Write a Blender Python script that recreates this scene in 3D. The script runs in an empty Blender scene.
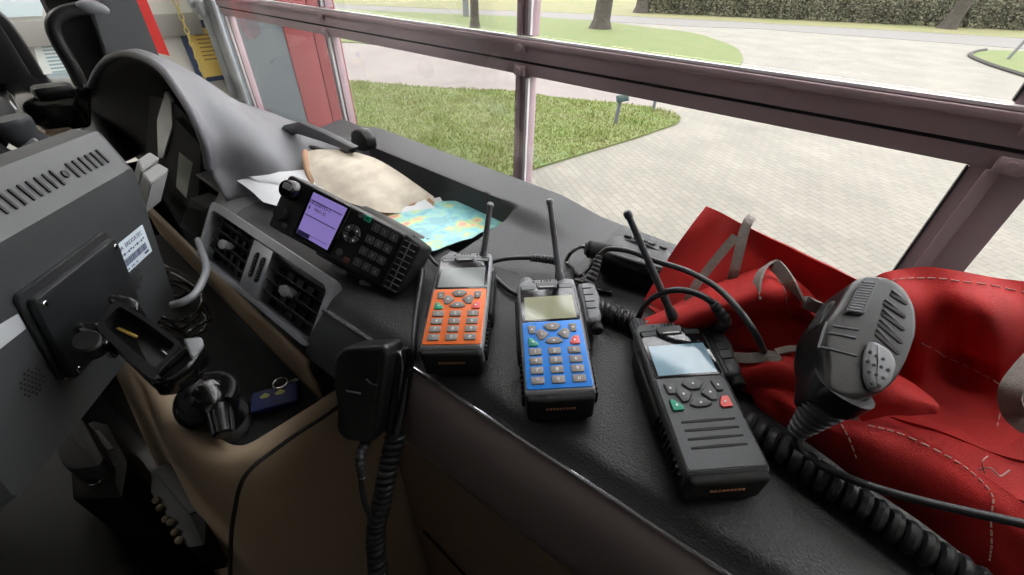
import bpy, bmesh, math, random
from mathutils import Vector, Matrix, noise
random.seed(7)
col = bpy.context.scene.collection
PI = math.pi
# ---------------------------------------------------------------- camera (metres; ground z = 0, x along the garage door, y out of it)
F, CX, CY = 421.2, 512.0, 287.5
PIT, AZ, ROLL, CZ = math.radians(37.584), math.radians(39.77), math.radians(1.575), 2.35
FW = Vector((-math.sin(AZ)*math.cos(PIT), math.cos(AZ)*math.cos(PIT), -math.sin(PIT)))
_r0 = Vector((math.cos(AZ), math.sin(AZ), 0)); _u0 = _r0.cross(FW)
RT = math.cos(ROLL)*_r0 + math.sin(ROLL)*_u0
UP = -math.sin(ROLL)*_r0 + math.cos(ROLL)*_u0
CAM = Vector((0, 0, CZ))
def ray(x, y): return FW + (x-CX)/F*RT - (y-CY)/F*UP
def dep(x, y, t): return CAM + ray(x, y)*t
def onz(x, y, z=0.0):
    r = ray(x, y); return CAM + r*((z-CZ)/r.z)
def ony(x, y, Y):
    r = ray(x, y); return CAM + r*(Y/r.y)
def onx(x, y, X):
    r = ray(x, y); return CAM + r*(X/r.x)
def dz(Y): return 2.064 + .12*(Y-.23)            # the dashboard top slopes gently up towards the windscreen
def ond(x, y, h=0.0):
    r = ray(x, y); t = (2.064-.12*.23+h-CZ)/(r.z-.12*r.y); return CAM + r*t
cam = bpy.data.cameras.new('camera'); cam.sensor_width = 36; cam.lens = F*36/1024; cam.clip_start = .01; cam.clip_end = 500
co = bpy.data.objects.new('camera', cam); col.objects.link(co)
M = Matrix((RT, UP, -FW)).transposed().to_4x4(); M.translation = CAM; co.matrix_world = M
bpy.context.scene.camera = co
# ---------------------------------------------------------------- materials
def srgb(r, g, b): 
    f = lambda c: (c/255/12.92 if c/255 <= .04045 else ((c/255+.055)/1.055)**2.4)
    return (f(r), f(g), f(b), 1)
def mat(name, c, rough=.5, metal=0, bump=0, bscale=400, var=0, vscale=8, spec=.5, coat=0, emit=0, sheen=0, c2=None):
    m = bpy.data.materials.new(name); m.use_nodes = True; nt = m.node_tree; p = nt.nodes['Principled BSDF']
    p.inputs['Base Color'].default_value = c; p.inputs['Roughness'].default_value = rough; p.inputs['Metallic'].default_value = metal
    p.inputs['Specular IOR Level'].default_value = spec; p.inputs['Coat Weight'].default_value = coat
    p.inputs['Sheen Weight'].default_value = sheen
    if emit: p.inputs['Emission Color'].default_value = c; p.inputs['Emission Strength'].default_value = emit
    tc = nt.nodes.new('ShaderNodeTexCoord')
    if bump:
        n = nt.nodes.new('ShaderNodeTexNoise'); n.inputs['Scale'].default_value = bscale; n.inputs['Detail'].default_value = 3
        b = nt.nodes.new('ShaderNodeBump'); b.inputs['Strength'].default_value = bump; b.inputs['Distance'].default_value = .001
        nt.links.new(tc.outputs['Object'], n.inputs['Vector']); nt.links.new(n.outputs['Fac'], b.inputs['Height']); nt.links.new(b.outputs['Normal'], p.inputs['Normal'])
    if var:
        n2 = nt.nodes.new('ShaderNodeTexNoise'); n2.inputs['Scale'].default_value = vscale; n2.inputs['Detail'].default_value = 6
        mx = nt.nodes.new('ShaderNodeMix'); mx.data_type = 'RGBA'
        d = c2 or tuple(v*(1-var) for v in c[:3])+(1,)
        mx.inputs['A'].default_value = c; mx.inputs['B'].default_value = d
        cr = nt.nodes.new('ShaderNodeMapRange'); cr.inputs['From Min'].default_value = .35; cr.inputs['From Max'].default_value = .65
        nt.links.new(tc.outputs['Object'], n2.inputs['Vector']); nt.links.new(n2.outputs['Fac'], cr.inputs['Value'])
        nt.links.new(cr.outputs['Result'], mx.inputs['Factor']); nt.links.new(mx.outputs['Result'], p.inputs['Base Color'])
    return m
def glass(name, tint, refl=1.0):
    m = bpy.data.materials.new(name); m.use_nodes = True; nt = m.node_tree; nt.nodes.clear()
    o = nt.nodes.new('ShaderNodeOutputMaterial'); t = nt.nodes.new('ShaderNodeBsdfTransparent'); t.inputs['Color'].default_value = tint
    g = nt.nodes.new('ShaderNodeBsdfGlossy'); g.inputs['Roughness'].default_value = .02; g.inputs['Color'].default_value = (.8, .8, .8, 1)
    fr = nt.nodes.new('ShaderNodeFresnel'); fr.inputs['IOR'].default_value = 1.45
    ml = nt.nodes.new('ShaderNodeMath'); ml.operation = 'MULTIPLY'; ml.inputs[1].default_value = refl
    mx = nt.nodes.new('ShaderNodeMixShader')
    nt.links.new(fr.outputs[0], ml.inputs[0]); nt.links.new(ml.outputs[0], mx.inputs[0]); nt.links.new(t.outputs[0], mx.inputs[1]); nt.links.new(g.outputs[0], mx.inputs[2]); nt.links.new(mx.outputs[0], o.inputs[0])
    return m
K = {}
K['dash'] = mat('dash_leather', srgb(33, 34, 37), .36, bump=.55, bscale=600, spec=.5)
K['hood'] = mat('hood_plastic', srgb(108, 109, 114), .5, bump=.3, bscale=700)
K['rim'] = mat('rim_plastic', srgb(62, 63, 66), .45, bump=.3, bscale=700)
K['black'] = mat('black_plastic', srgb(16, 17, 18), .36, bump=.1, bscale=900)
K['gloss'] = mat('gloss_black', srgb(16, 16, 18), .15, coat=.3)
K['matte'] = mat('matte_black', srgb(20, 20, 21), .75, bump=.2, bscale=500)
K['rubber'] = mat('cable_rubber', srgb(42, 44, 47), .38, spec=.5)
K['dgrey'] = mat('dark_grey_plastic', srgb(74, 77, 80), .45, bump=.15, bscale=1500)
K['mgrey'] = mat('mid_grey_plastic', srgb(122, 124, 128), .42, bump=.1, bscale=1500)
K['lgrey'] = mat('light_grey_plastic', srgb(150, 152, 155), .4)
K['vent'] = mat('vent_bezel', srgb(140, 142, 148), .36, metal=.3, bump=.08, bscale=900)
K['silver'] = mat('silver_trim', srgb(205, 205, 210), .2, metal=.9)
K['chrome'] = mat('chrome', srgb(210, 210, 212), .12, metal=1)
K['steel'] = mat('galvanised_steel', srgb(165, 170, 172), .4, metal=.6, var=.2, vscale=12)
K['beige'] = mat('beige_plastic', srgb(178, 158, 132), .5, bump=.15, bscale=700)
K['trim'] = mat('charcoal_trim', srgb(128, 116, 116), .36, bump=.05, bscale=900, spec=.5)
K['brown'] = mat('brown_panel', srgb(140, 118, 100), .6, bump=.2, bscale=700)
K['mon'] = mat('monitor_plastic', srgb(58, 60, 62), .45, bump=.12, bscale=1200)
K['plate'] = mat('plate_black', srgb(30, 32, 34), .35)
K['mat'] = mat('rubber_mat', srgb(36, 36, 38), .8, bump=.7, bscale=900)
K['white'] = mat('white_plastic', srgb(225, 226, 226), .5)
K['paper'] = mat('white_paper', srgb(232, 234, 238), .7)
K['orange'] = mat('orange_plastic', srgb(250, 122, 56), .4, bump=.06, bscale=1500)
K['blue'] = mat('blue_plastic', srgb(30, 136, 236), .4, bump=.06, bscale=1500)
K['key'] = mat('grey_key', srgb(130, 126, 124), .45)
K['keyd'] = mat('dark_key', srgb(84, 86, 88), .45)
K['green'] = mat('green_key', srgb(28, 150, 120), .4)
K['redk'] = mat('red_key', srgb(232, 96, 92), .4)
K['legend'] = mat('legend_white', srgb(225, 225, 225), .5)
K['copper'] = mat('copper_mark', srgb(176, 120, 84), .5)
K['red'] = mat('red_canvas', srgb(192, 26, 23), .78, bump=.5, bscale=1400, sheen=0, var=.18, vscale=30)
K['web'] = mat('grey_webbing', srgb(158, 148, 142), .85, bump=1, bscale=1500, var=.2, vscale=200)
K['thread'] = mat('white_thread', srgb(205, 170, 162), .8)
K['alu'] = mat('door_aluminium', srgb(172, 150, 156), .45, metal=0, var=.12, vscale=5)
K['alu_lit'] = mat('door_edge_lit', srgb(220, 218, 222), .35, metal=.2)  # paler frame colour, paints the light caught on door edges
K['seal'] = mat('black_seal', srgb(28, 26, 28), .7)
K['wall'] = mat('white_wall', srgb(214, 212, 204), .85, var=.08, vscale=2)
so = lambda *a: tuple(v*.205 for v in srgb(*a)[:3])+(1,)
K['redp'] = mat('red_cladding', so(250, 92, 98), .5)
K['redc'] = mat('red_body_paint', srgb(206, 44, 40), .35)
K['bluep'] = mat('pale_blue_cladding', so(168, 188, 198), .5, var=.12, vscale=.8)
K['yellow'] = mat('yellow_plastic', srgb(222, 178, 70), .6)
K['navy'] = mat('navy_plastic', srgb(26, 40, 104), .4)
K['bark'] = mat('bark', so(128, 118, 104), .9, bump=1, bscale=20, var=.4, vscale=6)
K['scr_p'] = mat('purple_screen', srgb(142, 124, 196), .3, emit=.55)
K['scr_pd'] = mat('purple_screen_ink', srgb(52, 44, 110), .4)
K['brass'] = mat('brass', srgb(200, 170, 90), .3, metal=.9)
K['cream'] = mat('cream_connector', srgb(112, 102, 82), .6)
K['wood'] = mat('tan_edge', srgb(190, 150, 118), .7, var=.3, vscale=20)
# ---------------------------------------------------------------- helpers
def new(): return bmesh.new()
def link(name, me, parent=None, mx=None):
    o = bpy.data.objects.new(name, me); col.objects.link(o)
    if parent: o.parent = parent
    if mx is not None: o.matrix_world = mx
    return o
def obj(name, bm, m, parent=None, ang=40, world=False, smooth=True):
    if world and parent is not None: bmesh.ops.transform(bm, matrix=WM[parent.name].inverted(), verts=bm.verts)
    bmesh.ops.recalc_face_normals(bm, faces=bm.faces)
    for f in bm.faces: f.smooth = smooth
    a = math.radians(ang)
    for e in bm.edges:
        if len(e.link_faces) == 2 and e.calc_face_angle(0) > a: e.smooth = False
    me = bpy.data.meshes.new(name); bm.to_mesh(me); bm.free()
    ms = m if isinstance(m, (list, tuple)) else [m]
    for q in ms: me.materials.append(K[q] if isinstance(q, str) else q)
    return link(name, me, parent)
def tag(o, label=None, cat=None, group=None, kind=None):
    if label: o['label'] = label
    if cat: o['category'] = cat
    if group: o['group'] = group
    if kind: o['kind'] = kind
    return o
WM = {}
def thing(name, label, cat, mx=None, loc=None, group=None, kind=None):
    o = bpy.data.objects.new(name, None); col.objects.link(o); o.empty_display_size = .02
    m = mx.copy() if mx is not None else Matrix.Translation(Vector(loc or (0, 0, 0)))
    o.matrix_world = m; WM[o.name] = m
    return tag(o, label, cat, group, kind)
def reorigin(o, loc):
    """put the origin of a one-mesh thing at its base"""
    loc = Vector(loc); o.data.transform(Matrix.Translation(-loc)); o.location = loc; return o
def struct(name, bm, m, **k): return tag(obj(name, bm, m, **k), kind='structure')
def frame(o, x, yh):
    """matrix with origin o, x axis along x, y axis towards hint yh"""
    x = x.normalized(); y = (yh - x*yh.dot(x)).normalized(); z = x.cross(y)
    m = Matrix((x, y, z)).transposed().to_4x4(); m.translation = o; return m
def box(bm, lo, hi, bev=0, seg=2, mx=None):
    lo, hi = Vector(lo), Vector(hi); c = (lo+hi)/2; s = hi-lo
    r = bmesh.ops.create_cube(bm, size=1, matrix=Matrix.Translation(c) @ Matrix.Diagonal((abs(s.x), abs(s.y), abs(s.z), 1)))
    vs = r['verts']
    if bev:
        es = list({e for v in vs for e in v.link_edges})
        q = bmesh.ops.bevel(bm, geom=es, offset=min(bev, .49*min(abs(s.x), abs(s.y), abs(s.z))), segments=seg, affect='EDGES', profile=.5)
        vs = list({v for v in q['verts']} | {v for f in q['faces'] for v in f.verts})
        vs = [v for v in vs if v.is_valid]
        st = set(vs); stack = list(vs)
        while stack:
            v = stack.pop()
            for e in v.link_edges:
                w = e.other_vert(v)
                if w not in st: st.add(w); stack.append(w)
        vs = list(st)
    if mx is not None: bmesh.ops.transform(bm, matrix=mx, verts=vs)
    return vs
def rrect(w, h, r, n=5, cx=0, cy=0):
    pts = []
    for (sx, sy, a0) in ((1, 1, 0), (-1, 1, 90), (-1, -1, 180), (1, -1, 270)):
        for i in range(n+1):
            a = math.radians(a0+90*i/n); pts.append((cx+sx*(w/2-r)+r*math.cos(a), cy+sy*(h/2-r)+r*math.sin(a)))
    return pts
def rpoly(pts, r, n=4):
    """round the corners of a polygon"""
    out = []; N = len(pts)
    for i in range(N):
        p = Vector(pts[i]); a = Vector(pts[i-1])-p; b = Vector(pts[(i+1) % N])-p
        k = min(r, a.length*.45, b.length*.45); a = p+a.normalized()*k; b = p+b.normalized()*k
        for j in range(n+1):
            t = j/n; q = a*(1-t)**2+p*2*t*(1-t)+b*t*t; out.append((q.x, q.y))
    return out
def prism(bm, pts, z0, z1, bev=0, seg=2, mx=None, hole=None, star=False):
    """extrude an outline from z0 to z1, top and bottom edges rounded by bev"""
    n = len(pts); rings = []
    cen = Vector((sum(p[0] for p in pts)/n, sum(p[1] for p in pts)/n)); rad = sum((Vector(p)-cen).length for p in pts)/n
    def ring(z, ins):
        c = []
        if star:
            for p in pts:
                q = cen+(Vector(p)-cen)*(1-ins/rad); c.append(bm.verts.new((q.x, q.y, z)))
            return c
        for i in range(n):
            p = Vector(pts[i]); a = Vector(pts[i-1]); b = Vector(pts[(i+1) % n])
            t = (b-a); t = t.normalized() if t.length else Vector((1, 0)); nn = Vector((-t.y, t.x)); q = p+nn*ins*sgn
            c.append(bm.verts.new((q.x, q.y, z)))
        return c
    area = sum(pts[i][0]*pts[(i+1) % n][1]-pts[(i+1) % n][0]*pts[i][1] for i in range(n)); sgn = 1 if area > 0 else -1
    if bev:
        for j in range(seg+1):
            a = PI/2*j/seg; rings.append(ring(z0+bev*(1-math.sin(a)), bev*(1-math.cos(a))))
        for j in range(seg+1):
            a = PI/2*j/seg; rings.append(ring(z1-bev+bev*math.sin(a), bev*(1-math.cos(a))))
        rings = sorted(rings, key=lambda c: c[0].co.z)
    else: rings = [ring(z0, 0), ring(z1, 0)]
    if z1 < z0: rings = rings[::-1]
    for A, B in zip(rings, rings[1:]):
        for i in range(n): bm.faces.new((A[i], A[(i+1) % n], B[(i+1) % n], B[i]))
    bm.faces.new(rings[0][::-1]); bm.faces.new(rings[-1])
    vs = [v for c in rings for v in c]
    if mx is not None: bmesh.ops.transform(bm, matrix=mx, verts=vs)
    return vs
def ringplate(bm, outer, inner, z0, z1, mx=None):
    """flat frame between two outlines of the same point count"""
    n = len(outer); L = []
    for pts, z in ((outer, z0), (outer, z1), (inner, z1), (inner, z0)): L.append([bm.verts.new((p[0], p[1], z)) for p in pts])
    for k in range(4):
        A, B = L[k], L[(k+1) % 4]
        for i in range(n): bm.faces.new((A[i], A[(i+1) % n], B[(i+1) % n], B[i]))
    vs = [v for c in L for v in c]
    if mx is not None: bmesh.ops.transform(bm, matrix=mx, verts=vs)
def cyl(bm, p0, p1, r0, r1=None, n=20, bev=0):
    p0, p1 = Vector(p0), Vector(p1); r1 = r0 if r1 is None else r1
    z = (p1-p0).normalized(); x = z.orthogonal().normalized(); y = z.cross(x); L = (p1-p0).length
    prof = [(0, 0), (0, r0-bev), (bev, r0), (L-bev, r1), (L, r1-bev), (L, 0)] if bev else [(0, 0), (0, r0), (L, r1), (L, 0)]
    lathe(bm, prof, p0, x, y, z, n)
def lathe(bm, prof, o, x, y, z, n=20):
    rings = []
    for (h, r) in prof:
        if r <= 1e-6: rings.append([bm.verts.new(o+z*h)])
        else: rings.append([bm.verts.new(o+z*h+x*r*math.cos(2*PI*i/n)+y*r*math.sin(2*PI*i/n)) for i in range(n)])
    for A, B in zip(rings, rings[1:]):
        for i in range(n):
            j = (i+1) % n
            if len(A) == 1 and len(B) == 1: continue
            if len(A) == 1: bm.faces.new((A[0], B[i], B[j]))
            elif len(B) == 1: bm.faces.new((A[i], A[j], B[0]))
            else: bm.faces.new((A[i], A[j], B[j], B[i]))
def cat(pts, n=8, closed=False):
    """Catmull-Rom through points"""
    P = [Vector(p) for p in pts]; out = []; N = len(P)
    rng = range(N) if closed else range(N-1)
    for i in rng:
        p0 = P[(i-1) % N] if (closed or i) else P[0]*2-P[1]; p1 = P[i]; p2 = P[(i+1) % N]
        p3 = P[(i+2) % N] if (closed or i+2 < N) else P[-1]*2-P[-2]
        for k in range(n):
            t = k/n; out.append(.5*((2*p1)+(p2-p0)*t+(2*p0-5*p1+4*p2-p3)*t*t+(3*p1-p0-3*p2+p3)*t**3))
    if not closed: out.append(P[-1])
    return out
def tube(bm, pts, r, n=10, closed=False):
    """round tube along points; r a number or list"""
    P = [Vector(p) for p in pts]; N = len(P); rr = r if isinstance(r, (list, tuple)) else [r]*N
    t0 = (P[1]-P[0]).normalized(); x = t0.orthogonal().normalized(); rings = []
    for i in range(N):
        t = (P[(i+1) % N]-P[i-1]) if (closed or 0 < i < N-1) else (P[1]-P[0] if i == 0 else P[-1]-P[-2])
        t = t.normalized() if t.length > 1e-9 else t0
        x = x-t*x.dot(t); x = x.normalized() if x.length > 1e-6 else t.orthogonal().normalized(); y = t.cross(x)
        rings.append([bm.verts.new(P[i]+(x*math.cos(2*PI*k/n)+y*math.sin(2*PI*k/n))*rr[i]) for k in range(n)])
    m = N if closed else N-1
    for i in range(m):
        A, B = rings[i], rings[(i+1) % N]
        for k in range(n): bm.faces.new((A[k], A[(k+1) % n], B[(k+1) % n], B[k]))
    if not closed: bm.faces.new(rings[0][::-1]); bm.faces.new(rings[-1])
def helix(path, R, pitch, per=14, R1=None):
    """points of a coil wound round a path"""
    P = [Vector(p) for p in path]; L = [0]
    for a, b in zip(P, P[1:]): L.append(L[-1]+(b-a).length)
    tot = L[-1]; N = int(tot/pitch*per); out = []; j = 0; x = (P[1]-P[0]).orthogonal().normalized()
    for i in range(N+1):
        s = tot*i/N
        while j < len(P)-2 and L[j+1] < s: j += 1
        f = (s-L[j])/max(1e-9, L[j+1]-L[j]); c = P[j].lerp(P[j+1], f); t = (P[j+1]-P[j]).normalized()
        x = (x-t*x.dot(t)).normalized(); y = t.cross(x); a = 2*PI*i/per
        out.append(c+(x*math.cos(a)+y*math.sin(a))*R)
    return out
def ribbon(bm, pts, wid, th=.0015, up=Vector((0, 0, 1)), n=6):
    P = cat(pts, n); rows = []
    ups = up if isinstance(up, list) else None
    for i, p in enumerate(P):
        t = (P[min(i+1, len(P)-1)]-P[max(i-1, 0)]).normalized()
        u = cat(ups, n)[i] if ups else up
        s = t.cross(u).normalized(); k = s.cross(t).normalized()
        rows.append([bm.verts.new(p+s*a*wid/2+k*b*th/2) for a, b in ((-1, -1), (1, -1), (1, 1), (-1, 1))])
    for A, B in zip(rows, rows[1:]):
        for i in range(4): bm.faces.new((A[i], A[(i+1) % 4], B[(i+1) % 4], B[i]))
    bm.faces.new(rows[0][::-1]); bm.faces.new(rows[-1])
def bilerp_grid(G, n):
    """smooth (Catmull-Rom) surface through a grid of points -> denser grid"""
    R = [cat(r, n) for r in G]; cols = list(zip(*R)); cc = [cat(c, n) for c in cols]
    return [list(r) for r in zip(*cc)]
def sheet(bm, D, th=.002, wr=0, ws=30, seed=0):
    """cloth sheet with thickness from a dense grid"""
    H, W = len(D), len(D[0]); N = [[None]*W for _ in range(H)]
    for i in range(H):
        for j in range(W):
            a = D[min(i+1, H-1)][j]-D[max(i-1, 0)][j]; b = D[i][min(j+1, W-1)]-D[i][max(j-1, 0)]
            q = a.cross(b); N[i][j] = q.normalized() if q.length > 1e-12 else Vector((0, 0, 1))
            if N[i][j].dot(CAM-D[i][j]) < 0: N[i][j] = -N[i][j]
    if wr:
        D = [[D[i][j]+N[i][j]*wr*(noise.noise(D[i][j]*ws+Vector((seed, 0, 0)))+.5*noise.noise(D[i][j]*ws*2.3+Vector((0, seed, 0)))) for j in range(W)] for i in range(H)]
    A = [[bm.verts.new(D[i][j]) for j in range(W)] for i in range(H)]
    B = [[bm.verts.new(D[i][j]-N[i][j]*th) for j in range(W)] for i in range(H)]
    for i in range(H-1):
        for j in range(W-1):
            bm.faces.new((A[i][j], A[i][j+1], A[i+1][j+1], A[i+1][j])); bm.faces.new((B[i][j], B[i+1][j], B[i+1][j+1], B[i][j+1]))
    for j in range(W-1):
        bm.faces.new((A[0][j], B[0][j], B[0][j+1], A[0][j+1])); bm.faces.new((A[-1][j], A[-1][j+1], B[-1][j+1], B[-1][j]))
    for i in range(H-1):
        bm.faces.new((A[i][0], A[i+1][0], B[i+1][0], B[i][0])); bm.faces.new((A[i][-1], B[i][-1], B[i+1][-1], A[i+1][-1]))
    return D, N
_fc = {}
def text_bm(s, size, mx, th=.0002):
    """text as mesh geometry"""
    cu = bpy.data.curves.new('txt', 'FONT'); cu.body = s; cu.size = size; cu.align_x = 'CENTER'; cu.align_y = 'CENTER'; cu.extrude = th; cu.resolution_u = 2
    t = bpy.data.objects.new('txt', cu); col.objects.link(t); bpy.context.view_layer.update()
    me = bpy.data.meshes.new_from_object(t.evaluated_get(bpy.context.evaluated_depsgraph_get()))
    bpy.data.objects.remove(t); bpy.data.curves.remove(cu)
    bm = new(); bm.from_mesh(me); bpy.data.meshes.remove(me); bmesh.ops.transform(bm, matrix=mx, verts=bm.verts); return bm
def T(x, y, z): return Matrix.Translation((x, y, z))
EXPO = 0.16
FILL = 9
CAB_FILL = .5
# ================================================================ OUTSIDE
def poly_px(px, z, th=.02, extra=None):
    pts = [onz(x, y, 0) if not isinstance(x, tuple) else None for x, y in px]
    bm = new(); prism(bm, [(p.x, p.y) for p in pts], z-th, z); return bm
def paving(name, c1, c2, cm, sc):
    m = bpy.data.materials.new(name); m.use_nodes = True; nt = m.node_tree; p = nt.nodes['Principled BSDF']; p.inputs['Roughness'].default_value = .85
    tc = nt.nodes.new('ShaderNodeTexCoord'); mp = nt.nodes.new('ShaderNodeMapping'); mp.inputs['Rotation'].default_value = (0, 0, .6)
    b = nt.nodes.new('ShaderNodeTexBrick'); b.inputs['Scale'].default_value = sc; b.inputs['Color1'].default_value = c1; b.inputs['Color2'].default_value = c2; b.inputs['Mortar'].default_value = cm
    b.inputs['Mortar Size'].default_value = .02; b.inputs['Brick Width'].default_value = .5; b.inputs['Row Height'].default_value = .25; b.inputs['Mortar Smooth'].default_value = .6
    n = nt.nodes.new('ShaderNodeTexNoise'); n.inputs['Scale'].default_value = .8; n.inputs['Detail'].default_value = 6
    mr = nt.nodes.new('ShaderNodeMapRange'); mr.inputs['To Min'].default_value = .82; mr.inputs['To Max'].default_value = 1.12; mr.inputs['From Min'].default_value = .3; mr.inputs['From Max'].default_value = .7
    mx = nt.nodes.new('ShaderNodeMix'); mx.data_type = 'RGBA'; mx.blend_type = 'MULTIPLY'; mx.inputs['Factor'].default_value = 1
    L = nt.links.new
    L(tc.outputs['Object'], mp.inputs[0]); L(mp.outputs[0], b.inputs['Vector']); L(tc.outputs['Object'], n.inputs['Vector']); L(n.outputs['Fac'], mr.inputs['Value'])
    L(b.outputs['Color'], mx.inputs['A']); L(mr.outputs['Result'], mx.inputs['B']); L(mx.outputs['Result'], p.inputs['Base Color'])
    return m
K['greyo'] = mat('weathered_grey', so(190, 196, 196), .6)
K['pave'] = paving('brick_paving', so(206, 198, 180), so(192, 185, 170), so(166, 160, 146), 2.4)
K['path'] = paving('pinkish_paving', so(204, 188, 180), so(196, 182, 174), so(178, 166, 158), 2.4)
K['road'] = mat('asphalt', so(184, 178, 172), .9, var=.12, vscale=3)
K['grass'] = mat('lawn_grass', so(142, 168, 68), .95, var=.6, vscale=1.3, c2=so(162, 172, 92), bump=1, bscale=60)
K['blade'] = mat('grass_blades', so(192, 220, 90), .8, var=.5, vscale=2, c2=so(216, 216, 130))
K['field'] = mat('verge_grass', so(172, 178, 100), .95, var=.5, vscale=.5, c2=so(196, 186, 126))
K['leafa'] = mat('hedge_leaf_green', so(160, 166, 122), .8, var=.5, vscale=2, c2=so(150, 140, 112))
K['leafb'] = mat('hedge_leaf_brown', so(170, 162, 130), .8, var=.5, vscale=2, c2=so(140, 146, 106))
bm = new(); box(bm, (-90, 1.0, -.2), (60, 70, 0)); struct('driveway', bm, 'pave')
bm = poly_px([(240, 95), (300, 47), (355, 43), (450, 54), (560, 66), (640, 72), (655, 112), (617, 104), (560, 99), (440, 89)], .006, .01); struct('path', bm, 'path')
roadfar = [(250, 0), (440, 9), (541, 12), (614, 15.5), (740, 22), (880, 30), (1024, 38.5), (1150, 47)]
roadnear = [(250, 6), (440, 14), (541, 17.5), (614, 22), (700, 27), (760, 29), (880, 38), (1024, 49), (1150, 60)]
bm = poly_px(roadfar+roadnear[::-1], .012, .02); struct('road', bm, 'road')
fp = [onz(x, y, 0) for x, y in roadfar]
bm = new(); prism(bm, [(p.x, p.y) for p in fp]+[(60, 90), (-120, 90), (-110, 20)], -.01, .02); struct('verge', bm, 'field')
lawn1 = [(300, 80), (350, 82), (440, 89), (513, 92), (560, 99), (617, 104), (660, 111), (678, 117), (677, 124), (655, 132), (635, 139), (579, 156), (540, 168), (502, 179), (470, 184), (400, 190), (330, 175), (290, 140)]
lawn2 = [(300, 38), (355, 43), (450, 54), (560, 66), (660, 73), (725, 72), (741, 64), (742, 57), (735, 48), (715, 40), (690, 33), (640, 27), (600, 22), (541, 18), (440, 14), (330, 9), (270, 8)]
lawn3 = [(970, 57), (974, 53), (990, 51), (1024, 52), (1120, 60), (1150, 110), (1060, 88), (1024, 76), (990, 65)]
def smooth2(px, n=4): return [(p.x, p.y) for p in cat([(a, b, 0) for a, b in px], n, closed=True)]
LW = []
for q in (lawn1, lawn2, lawn3):
    g = [onz(x, y, 0) for x, y in q]; s = smooth2([(p.x, p.y) for p in g]); LW.append(s)
    bm = new(); prism(bm, s, -.02, .03); struct('lawn', bm, 'grass')
# kerb round the right-hand lawn
g = [onz(x, y, 0) for x, y in [(985, 51), (974, 53), (970, 57), (990, 66), (1024, 77), (1060, 89), (1150, 111)]]
bm = new(); tube(bm, [p+Vector((0, 0, .03)) for p in cat(g, 6)], .07, 6)
tag(obj('kerb', bm, mat('kerb_stone', so(96, 92, 84), .9)), 'dark low kerb edging the small lawn at the far right', 'kerb')
def inside(p, poly):
    r = False
    for i in range(len(poly)):
        a, b = poly[i], poly[i-1]
        if (a[1] > p[1]) != (b[1] > p[1]) and p[0] < (b[0]-a[0])*(p[1]-a[1])/(b[1]-a[1])+a[0]: r = not r
    return r
bm = new(); s = LW[0]; x0, x1 = min(a[0] for a in s), max(a[0] for a in s); y0, y1 = min(a[1] for a in s), max(a[1] for a in s); k = 0
while k < 26000:
    x = random.uniform(max(x0, -12), x1); y = random.uniform(y0, y1)
    if not inside((x, y), s): continue
    k += 1; h = random.uniform(.02, .055)*(1.7 if noise.noise(Vector((x, y, 0))*1.5) > .25 else 1); a = random.uniform(0, PI); w = .012
    d = Vector((math.cos(a), math.sin(a), 0))*w; l = Vector((random.uniform(-1, 1), random.uniform(-1, 1), 0))*h*.6
    v = [bm.verts.new(Vector((x, y, .028))-d), bm.verts.new(Vector((x, y, .028))+d), bm.verts.new(Vector((x, y, .028+h))+l)]; bm.faces.new(v)
me = bpy.data.meshes.new('grass'); bm.to_mesh(me); bm.free(); me.materials.append(K['blade'])
tag(link('grass', me), 'short spring grass growing on the near lawn beyond the door', 'grass', kind='stuff')
# trees with bare branches
def tree(px, py, r, h, label, lean=0):
    b = onz(px, py, 0); t = thing('tree', label, 'tree', loc=b)
    bm = new(); pts = [Vector((0, 0, -.1)), Vector((lean*.3, 0, h*.3)), Vector((lean*.7, .1, h*.6)), Vector((lean, 0, h))]
    P = cat(pts, 6); tube(bm, P, [r*1.25*(1-.75*i/(len(P)-1)) if i else r*1.8 for i in range(len(P))], 12); obj('trunk', bm, 'bark', t)
    bm = new(); rnd = random.Random(int(px))
    for i in range(14):
        z = h*rnd.uniform(.5, .98); a = rnd.uniform(0, 2*PI); L = h*.3*rnd.uniform(.5, 1)
        p0 = Vector((lean*z/h, 0, z)); p1 = p0+Vector((math.cos(a)*L*.5, math.sin(a)*L*.5, L*.35)); p2 = p0+Vector((math.cos(a)*L, math.sin(a)*L, L*.8))
        tube(bm, cat([p0, p1, p2], 4), [r*.35*(1-.09*k) for k in range(9)], 6)
        for q in range(3):
            s0 = p1.lerp(p2, q/3); a2 = a+rnd.uniform(-1, 1); tube(bm, [s0, s0+Vector((math.cos(a2), math.sin(a2), .7))*L*.35], [r*.12, r*.04], 5)
    obj('branches', bm, 'bark', t)
tree(475, 28, .16, 8, 'slender bare tree at the left of the far lawn, beside a white post')
tree(600, 29, .34, 9, 'thick tree trunk with flared foot standing on the far lawn', .5)
tree(641, 13, .34, 9, 'short dark tree trunk beyond the road at the left end of the hedge')
tree(946, 29, .30, 9, 'leaning tree trunk before the hedge at the right', 1.2)
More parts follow.
